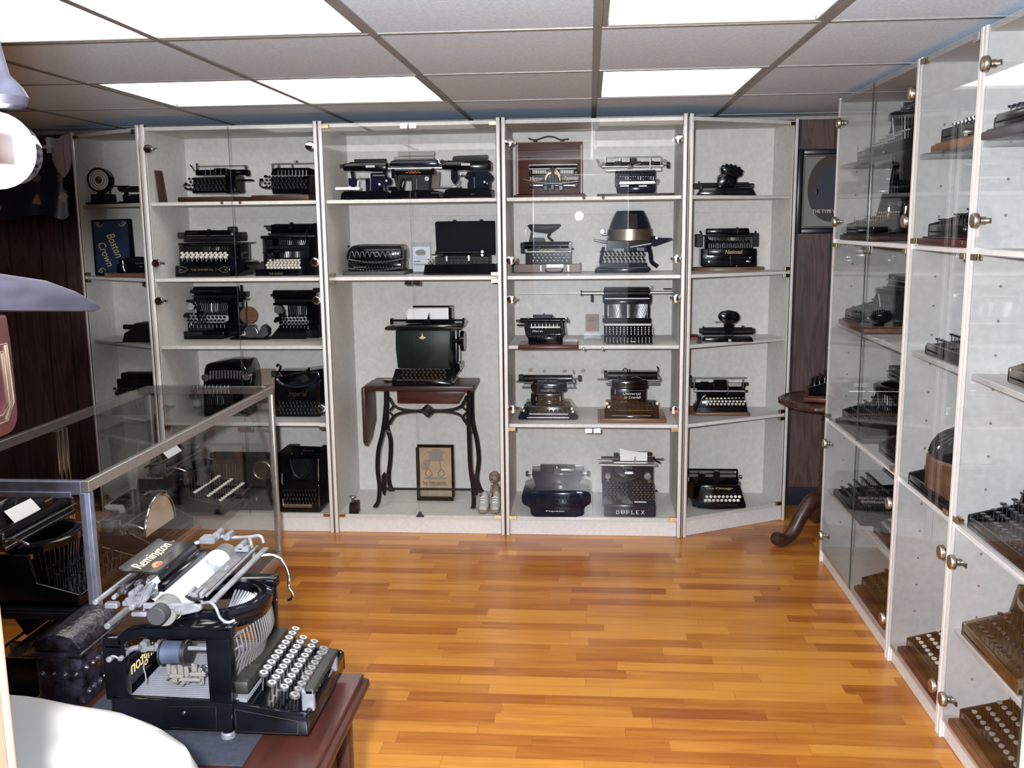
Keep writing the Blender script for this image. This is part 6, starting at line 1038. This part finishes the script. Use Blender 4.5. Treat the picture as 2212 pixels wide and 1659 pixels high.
m.p('ribbon_spool', mat('blue grey tin', (.055, .068, .11), .5, .3, var=.25, scale=30), ('x', 800, 1000, 1330, 128, .065)); m.p('spool_flange', DST, ('x', 782, 800, 1330, 142, .065)); m.p('spool_flange', DST, ('x', 1000, 1045, 1330, 142, .065)); m.p('spool_shaft', DUST, ('x', 1045, 1240, 1290, 26, .06)); m.p('spool_shaft', DUST, ('x', 520, 780, 1290, 34, .06), ('b', 560, 1240, 620, 1340, .05, .07), ('b', 700, 1250, 740, 1330, .05, .07), ('t', [(400, 1350), (480, 1300), (560, 1280)], 30, .03), ('y', 250, 1410, 32, -.012, .02), ('y', 365, 1400, 30, -.012, .02), ('t', [(250, 1395), (300, 1365), (365, 1395)], 18, -.004))
DB = mat('dusty bracket', (.20, .18, .165), .55, .5)
for x, y0, w_, y1, d_ in ((880, 1470, 40, 1640, .04), (940, 1460, 46, 1610, .06), (1010, 1480, 30, 1650, .05), (1080, 1450, 44, 1600, .07), (1150, 1490, 36, 1660, .05), (830, 1440, 30, 1560, .06)):
    m.p('escapement_bracket', DB, ('b', x, y0, x+w_, y1, d_, d_+.006, .001), ('y', x+w_/2, y1-18, 16, d_-.004, d_+.002), ('y', x+w_/2, y0+14, 14, d_-.004, d_+.002))
for x, y0, w_, y1, d_ in ((860, 1560, 130, 1590, .035), (1060, 1540, 150, 1575, .045), (960, 1600, 200, 1624, .03)): m.p('escapement_bar', DB, ('b', x, y0, x+w_, y1, d_, d_+.006, .001), ('t', [(x, y0+10, d_), (x-30, y0+50, d_+.01)], 9))
m.p('trip_wire', DB, ('t', [(620, 1400), (600, 1480), (620, 1560), (622, 1640)], 8, .02)); m.p('escapement_ring', DST, ('o', 1215, 1500, 44, 14, .05)); m.p('escapement_lever', DUST, ('t', [(980, 1650, .03), (1080, 1560, .06), (1120, 1540, .08)], 22))
m.ref = 0
# lower back plate with gilt lettering, seen mirrored from this side
b = NB(); p0, p1 = m.at(365, 1640, .02), m.at(400, 1520, .02); x_ = p0.x
box(b, x_-.006, x_, m.Y+.02, m.Y+W-.02, u0.z, u0.z+.062, .002); o = link('back_plate', b, BLK, m.root); m.parts.append(o)
b = NB(); textbm(b, 'Remington', lambda u, v, n_: (x_+n_, yc-.01-u, u0.z+.032+v), .165, .034); o2 = link('lettering', b, GOLD, o)
m.ref = None
# carriage: everything here runs from the near side to the far side
pc = m.at(740, 985, -.03); zc, xcg = pc.z, pc.x
m.p('platen_knob', RUB, ('y', 718, 980, 104, -.052, -.026), ('y', 718, 980, 70, -.026, -.006)); 
b = NB(); cyl(b, (xcg, m.Y-.01, zc), (xcg, m.Y+.30, zc), .0255, n=26); o = link('platen', b, mat('worn grey rubber', (.11, .11, .10), .6), m.root); m.parts.append(o)
b = NB()
pr = [(math.cos(a)*.0272, math.sin(a)*.0272) for a in [math.radians(-70+i*12) for i in range(21)]]; pr += [(-.034, .016), (-.05, .034)]
prism(b, pr+[(x*.97, z*.97) if (x, z) not in pr[-2:] else (x+.0006, z-.0008) for x, z in pr[::-1]], lambda c: (xcg+c[0], m.Y+.018, zc+c[1]), lambda c: (xcg+c[0], m.Y+.255, zc+c[1])); o = link('paper', b, mat('clean white paper', (.70, .72, .76), .7), m.root); m.parts.append(o)
q0, q1 = atY(T1[0]+345*.217, T1[1]+485*.217, m.Y+.045), atY(T1[0]+770*.217, T1[1]+612*.217, m.Y+.045); L = .172; dv = q0-q1
b = NB(); pf = [(0, 0), (.12, .012), (.5, .004), (.85, -.004), (1, 0)]; nz = Vector((-dv.z, 0, dv.x)).normalized(); nz = nz if nz.z > 0 else -nz
P2 = [q1+dv*t+nz*h_ for t, h_ in pf]; P3 = [p-nz*.004 for p in P2[::-1]]
prism(b, P2+P3, lambda p: p, lambda p: p+Vector((0, L, 0)), .001); pt = link('paper_table', b, mat('worn black paper table', (.006, .0065, .006), .3, var=.3, scale=20, spec=.3), m.root); m.parts.append(pt)
bp = q1+Vector((0, L/2, 0)); dn = dv.normalized(); dl = dv.length
b = NB(); textbm(b, 'Remington', lambda u, v, n_: bp+dn*(dl*.62+v)+nz*(.0035+n_)+Vector((0, u-.006, 0)), .136, dl*.32); link('lettering', b, mat('cream gilt lettering', (.62, .50, .34), .5), pt)
for ra, rb, mt in ((.0185, .016, ORNG), (.014, .012, mat('pale orange', (.60, .25, .12), .5)), (.0105, .0, mat('dark red seal', (.30, .05, .02), .5))):
    b = NB(); cs = [(math.cos(2*PI*i/26), math.sin(2*PI*i/26)) for i in range(26)]; cc = q1+Vector((0, .040, 0))+dn*dl*.25+nz*.0075
    prism(b, cs, lambda c: cc+Vector((0, c[0]*ra, 0))+dn*c[1]*ra*.8+nz*(.0008 if rb == .016 else .0014 if rb else .002), lambda c: cc+Vector((0, c[0]*ra, 0))+dn*c[1]*ra*.8-nz*.003); link('seal', b, mt, pt)
b = NB(); box(b, q1.x-.006, q1.x+.012, m.Y+.04, m.Y+.06+L, q1.z-.022, q1.z-.006, .003); o = link('paper_trough', b, BLK, m.root); m.parts.append(o)
Y0, Y1 = -.01, .31
m.p('carriage_rail', DUST, ('y', 115, 838, 30, -.03, .30), ('y', 235, 1075, 36, -.02, .29), ('y', 300, 790, 26, .0, .29), ('b', 205, 850, 330, 905, .0, .016), ('b', 470, 940, 620, 985, -.012, .0))
m.p('carriage_frame', DUST, ('b', 590, 860, 1170, 905, -.014, -.006, .002), ('g', [(890, 880), (1100, 850), (1170, 880), (1160, 930), (960, 975), (900, 940)], -.016, -.010), ('y', 940, 935, 26, -.022, -.014), ('y', 478, 890, 34, -.03, .0), ('g', [(400, 800), (560, 770), (640, 660), (700, 640), (650, 800), (560, 900), (430, 880)], -.008, .0), ('b', 440, 740, 620, 800, .0, .02), ('b', 380, 830, 560, 880, .0, .016), ('t', [(560, 840), (600, 720), (640, 650)], 12, -.01), ('b', 590, 860, 600, 930, -.01, .0))
m.p('front_bar', DUST, ('b', 1255, 815, 1320, 840, -.004, .285, .001), label='flat nickel bar'); m.p('scale_bar', DST, ('g', [(1000, 770), (1060, 760), (1200, 830), (1190, 850), (1010, 800)], .0, .006), ('b', 1040, 790, 1170, 815, -.002, .28, .001))
m.p('feed_finger', DUST, ('g', [(820, 805), (905, 870), (690, 872), (690, 855), (800, 850)], .005, .02, .001)); m.p('bail_stop', DUST, ('b', 1030, 745, 1130, 800, .0, .03), ('y', 1060, 740, 22, -.004, .02), ('y', 1125, 740, 16, -.004, .02)); m.p('feed_finger', DUST, ('g', [(1215, 415), (1250, 465), (1370, 490), (1385, 560), (1250, 605), (1228, 560), (1235, 500)], .17, .176, .001), ('b', 1340, 500, 1440, 580, .16, .18), ('y', 1400, 530, 34, .14, .16))
for k, (x0, y0, x1, y1, d0, d1) in enumerate(((500, 640, 560, 700, .02, .05), (600, 610, 650, 660, .05, .12), (330, 720, 420, 760, .0, .05), (500, 700, 545, 770, -.004, .02), (640, 740, 700, 800, .0, .02), (1150, 740, 1190, 800, -.006, .02), (340, 655, 430, 690, .03, .09))): m.p('carriage_bracket', DUST if k % 2 else DST, ('b', x0, y0, x1, y1, d0, d1, .002), ('y', (x0+x1)/2, (y0+y1)/2, 15, d0-.005, d0+.002))
m.p('feed_spring', DST, ('t', [(590, 800, -.004), (600, 720, .0), (660, 650, .02), (700, 640, .03)], 9)); m.p('carriage_rod', DUST, ('y', 1225, 770, 16, .0, .27)); m.p('margin_bar', DST, ('y', 420, 700, 15, .0, .25))
m.p('release_lever', DUST, ('t', [(1175, 845, -.012), (1270, 838, -.014), (1325, 900, -.016), (1360, 985, -.016), (1430, 1035, -.014), (1510, 1012, -.01)], 17))
m.p('carriage_end', DUST, ('b', 1500, 290, 1640, 340, .24, .26), ('y', 1560, 285, 34, .24, .27), ('t', [(1650, 180, .29), (1680, 290, .29), (1700, 390, .28)], 26), ('t', [(1470, 190, .29), (1650, 185, .29), (1760, 175, .29), (1795, 240, .29)], 22), ('t', [(1110, 250, .26), (1230, 210, .27), (1310, 170, .28), (1420, 190, .28)], 26), ('y', 1320, 180, 44, .27, .30), ('y', 1425, 190, 38, .27, .30), ('b', 1150, 200, 1300, 260, .25, .28))
m.p('return_lever', CHR, ('t', [(1690, 395, .28), (1780, 372, .29), (1900, 368, .30), (1995, 440, .30), (2045, 560, .30), (2048, 680, .30), (2085, 740, .30), (2080, 790, .30), (2040, 815, .30)], 20))
# keys
m.crop = T2; m.ref = 0
rows = [((1345, 540), 10), ((1418, 606), 10), ((1507, 650), 10), ((1597, 700), 10)]
for i, ((kx, ky), nk) in enumerate(rows):
    for j in range(nk):
        p = m.at(kx, ky, .026); p.y += (.218)*(j+(.25 if i in (0, 2) else 0))/nk
        big = i == 3 and j in (0, 9)
        b = NB(); nrm = Vector((.25, 0, .97)); R_ = .0094 if not big else .0105
        cyl(b, p-nrm*.004, p+nrm*.002, R_, n=20, bev=.0008); cyl(b, p-nrm*.001, p+nrm*.0026, R_*.8, n=18, mi=1)
        cyl(b, p-nrm*.003, p+Vector((-.004, 0, -.034)), .0024, n=6, mi=2); cyl(b, p+nrm*.002, p+nrm*.0028, R_*.42, R_*.40, n=10, mi=3)
        k = link('key', b, [mat('key ring nickel', (.09, .09, .095), .3, .6), mat('ivory glass', (.135, .128, .115), .15, coat=.6), DST, mat('key glyph', (.055, .05, .045), .5)], m.root)
p = m.at(1700, 668, .03)
b = NB(); box(b, p.x-.010, p.x+.010, p.y, p.y+.175, p.z-.012, p.z+.002, .004); o = link('space_bar', b, mat('grey black wood', (.012, .012, .0105), .6, var=.3, scale=40), m.root)
b = NB(); p = m.at(1200, 590, .014); box(b, p.x-.020, p.x+.012, m.Y+.014, m.Y+W-.014, p.z-.022, p.z+.004, .006); o = link('ridge_bar', b, mat('worn black bar', (.012, .0105, .009), .5, var=.5, scale=25, stretch=(1, 4, 1)), m.root)
for d_ in (.03, .19): b = NB(); p = m.at(1690, 720, d_); box(b, p.x-.012, p.x+.012, p.y, p.y+.012, p.z-.03, p.z+.012, .002); link('space_bar_arm', b, DUST, m.root)
m.done()

m = Mach('embossed_box', 'dark embossed ornate casket on the desk behind the big typewriter', 'box', 'X', y=1.74, base=(140, 1560), z0=dz)
X0, X1 = -1.09, -.995
b = NB(); zb = dz+.0005
lathe(b, (0, 0, 0), [(0, .001), (.001, .001)], 3) if False else None
box(b, -1.10, -1.00, 1.70, 1.86, zb, zb+.12, .012); prism(b, [(math.cos(PI*i/10)*.05, math.sin(PI*i/10)*.035) for i in range(11)], lambda c: (-1.05+c[0], 1.70, zb+.12+c[1]), lambda c: (-1.05+c[0], 1.86, zb+.12+c[1]), .004)
EM = mat('embossed dark leather', (.009, .008, .013), .3, var=.9, scale=60, bump=1.0, bscale=70)
eb = link('body', b, EM, m.root)
b = NB(); box(b, -1.104, -.996, 1.696, 1.864, zb+.105, zb+.118, .004); link('rim', b, EM, m.root)
for i in range(7):
    for k in range(2): b = NB(); cyl(b, (-1.0, 1.715+i*.022, zb+.03+k*.05), (-.994, 1.715+i*.022, zb+.03+k*.05), .008, .004, 10); link('stud', b, EM, eb)
for i in range(4): b = NB(); cyl(b, (-1.085+i*.023, 1.70, zb+.07), (-1.085+i*.023, 1.695, zb+.07), .008, .004, 10); link('stud', b, EM, eb)

# cloth covered stand by the door
r = empty('covered_stand', (-.95, 1.035, 0), 'cream cloth draped over a low stand beside the doorway', 'covered stand')
b = NB(); ccx, ccy, ca, cb, ztop, na = -.95, 1.035, .445, .262, .90, 96
prof = [(.25, 0), (.5, 0), (.72, 0), (.84, -.002), (.92, -.010), (.975, -.026), (1.0, -.052), (1.012, -.10), (1.02, -.2), (1.03, -.35), (1.045, -.52), (1.06, -.70), (1.07, -.885)]
rings = []
for k, (rho, dzz) in enumerate(prof):
    row = []
    for i in range(na):
        a = 2*PI*i/na; c, s_ = math.cos(a), math.sin(a); q = (abs(c)**2.7+abs(s_)**2.7)**(-1/2.7)
        fold = (.030*math.sin(a*13+1)+.018*math.sin(a*7))*max(0, -dzz-.05)/.8
        wr = .0035*math.sin(11*c*rho+6*s_*rho)+.0025*math.sin(17*s_*rho-8*c*rho)
        row.append(b.verts.new((ccx+c*q*ca*(rho+fold), ccy+s_*q*cb*(rho+fold), ztop+dzz+(wr if k < 7 else 0))))
    rings.append(row)
for A, B in zip(rings, rings[1:]):
    for i in range(na): b.faces.new((A[i], A[(i+1) % na], B[(i+1) % na], B[i]))
b.faces.new(rings[0][::-1]); bmesh.ops.recalc_face_normals(b, faces=b.faces); o = link('cloth', b, CLOTH, r)
b = NB(); box(b, ccx-.33, ccx+.33, ccy-.18, ccy+.18, 0, ztop-.04, .01); link('stand', b, WOOD, r)

# old machine fixed to the wall beside the doorway, seen from its side
def atX(px, py, x): q = ray(px, py); return EYE+q*(x/q.x)
xa, xb = -.56, -.69
r = empty('wall_machine', (-.63, YF, 1.5), 'old wall machine at the left edge with silver disc, pointed lip and red case', 'antique machine')
def yz(px, py): p = atX(px, py, xa); return (p.y, p.z)
def sidepoly(nm, mt, pts, bev, xs=(xa, xb), par=None):
    b = NB(); prism(b, [yz(*p) for p in pts], lambda c: (xs[0], c[0], c[1]), lambda c: (xs[1], c[0], c[1]), bev); return link(nm, b, mt, par or r)
RC = mat('worn red brown case', (.022, .0055, .006), .3, var=.4, scale=30)
yw = YF+.001; zt_, zb_ = yz(5, 680)[1], yz(5, 944)[1]; ye = yz(32, 800)[0]
b = NB(); rr = .02; pts = [(yw, zt_), (ye-.003, zt_), (ye, zt_-.03)]+[(ye-rr+math.cos(-PI/2*i/5)*rr, zb_+rr+math.sin(-PI/2*i/5)*rr) for i in range(6)]+[(yw, zb_)]
prism(b, pts, lambda c: (xa, c[0], c[1]), lambda c: (xb, c[0], c[1]), .004); cs_ = link('case', b, RC, r)
b = NB()
for q in (.008, .015):
    tube(b, [(xa+.0005, yw+.02, zt_-.02-q), (xa+.0005, ye-q-.002, zt_-.02-q), (xa+.0005, ye-q, zb_+.03), (xa+.0005, ye-q-.012, zb_+q+.006), (xa+.0005, yw+.02, zb_+q)], .0012, 6)
link('pinstripe', b, BRZ, cs_)
sidepoly('pointed_lip', BLADE, [(-60, 575), (0, 590), (105, 606), (165, 628), (214, 655), (222, 668), (210, 673), (0, 672), (-60, 672)], .003)
cxm = xa-.03; rad = .037; p_ = atX(-10, 325, cxm-.012); py_, pz_ = p_.y-.03, p_.z
b = NB(); ax = Vector((.25, -.95, .0)).normalized(); qd = ax.to_track_quat('Z', 'Y'); c = Vector((cxm-.012, py_+.03, pz_))
pf = [(-.045, .026), (-.04, .034), (-.01, .036), (-.008, rad), (.0, rad+.002), (.004, rad), (.006, rad*.9), (.009, rad*.6), (.011, .003)]
rings = [[b.verts.new(c+qd @ Vector((math.cos(2*PI*i/32)*q, math.sin(2*PI*i/32)*q, z))) for i in range(32)] for z, q in pf]
for A, B in zip(rings, rings[1:]):
    for j in range(32):
        f = b.faces.new((A[j], A[(j+1) % 32], B[(j+1) % 32], B[j])); f.material_index = 1 if pf[rings.index(A)][0] < -.009 else 0
b.faces.new(rings[0][::-1]).material_index = 1; b.faces.new(rings[-1]); bmesh.ops.recalc_face_normals(b, faces=b.faces); link('silver_disc', b, [mat('satin silver', (.75, .75, .77), .38, .75), NAVY], r)
b = NB(); p_ = atX(2, 236, cxm-.006); za, zb2 = p_.z, atX(0, -120, cxm-.006).z; H = zb2-za; yfl = p_.y
lathe(b, (cxm-.006, yfl, za), [(0, .018), (.003, .024), (.012, .027), (.022, .022), (.034, .011), (.06, .006), (.10, .003), (H, .010)], 24); link('flared_arm', b, BLADE, r)
b = NB(); box(b, xb, xa-.03, yw, yfl+.01, za+H-.02, za+H+.01, .004); box(b, xb+.01, xa-.02, yw, py_+.06, pz_-.016, pz_+.016, .004); box(b, xb, xa, yw, yz(-40, 620)[0], yz(-60, 672)[1], yz(-60, 580)[1], .003); box(b, xb-.01, xa+.01, yw-.0005, yw+.03, zb_-.02, za+H+.05, .004); link('backboard', b, WOOD, r)
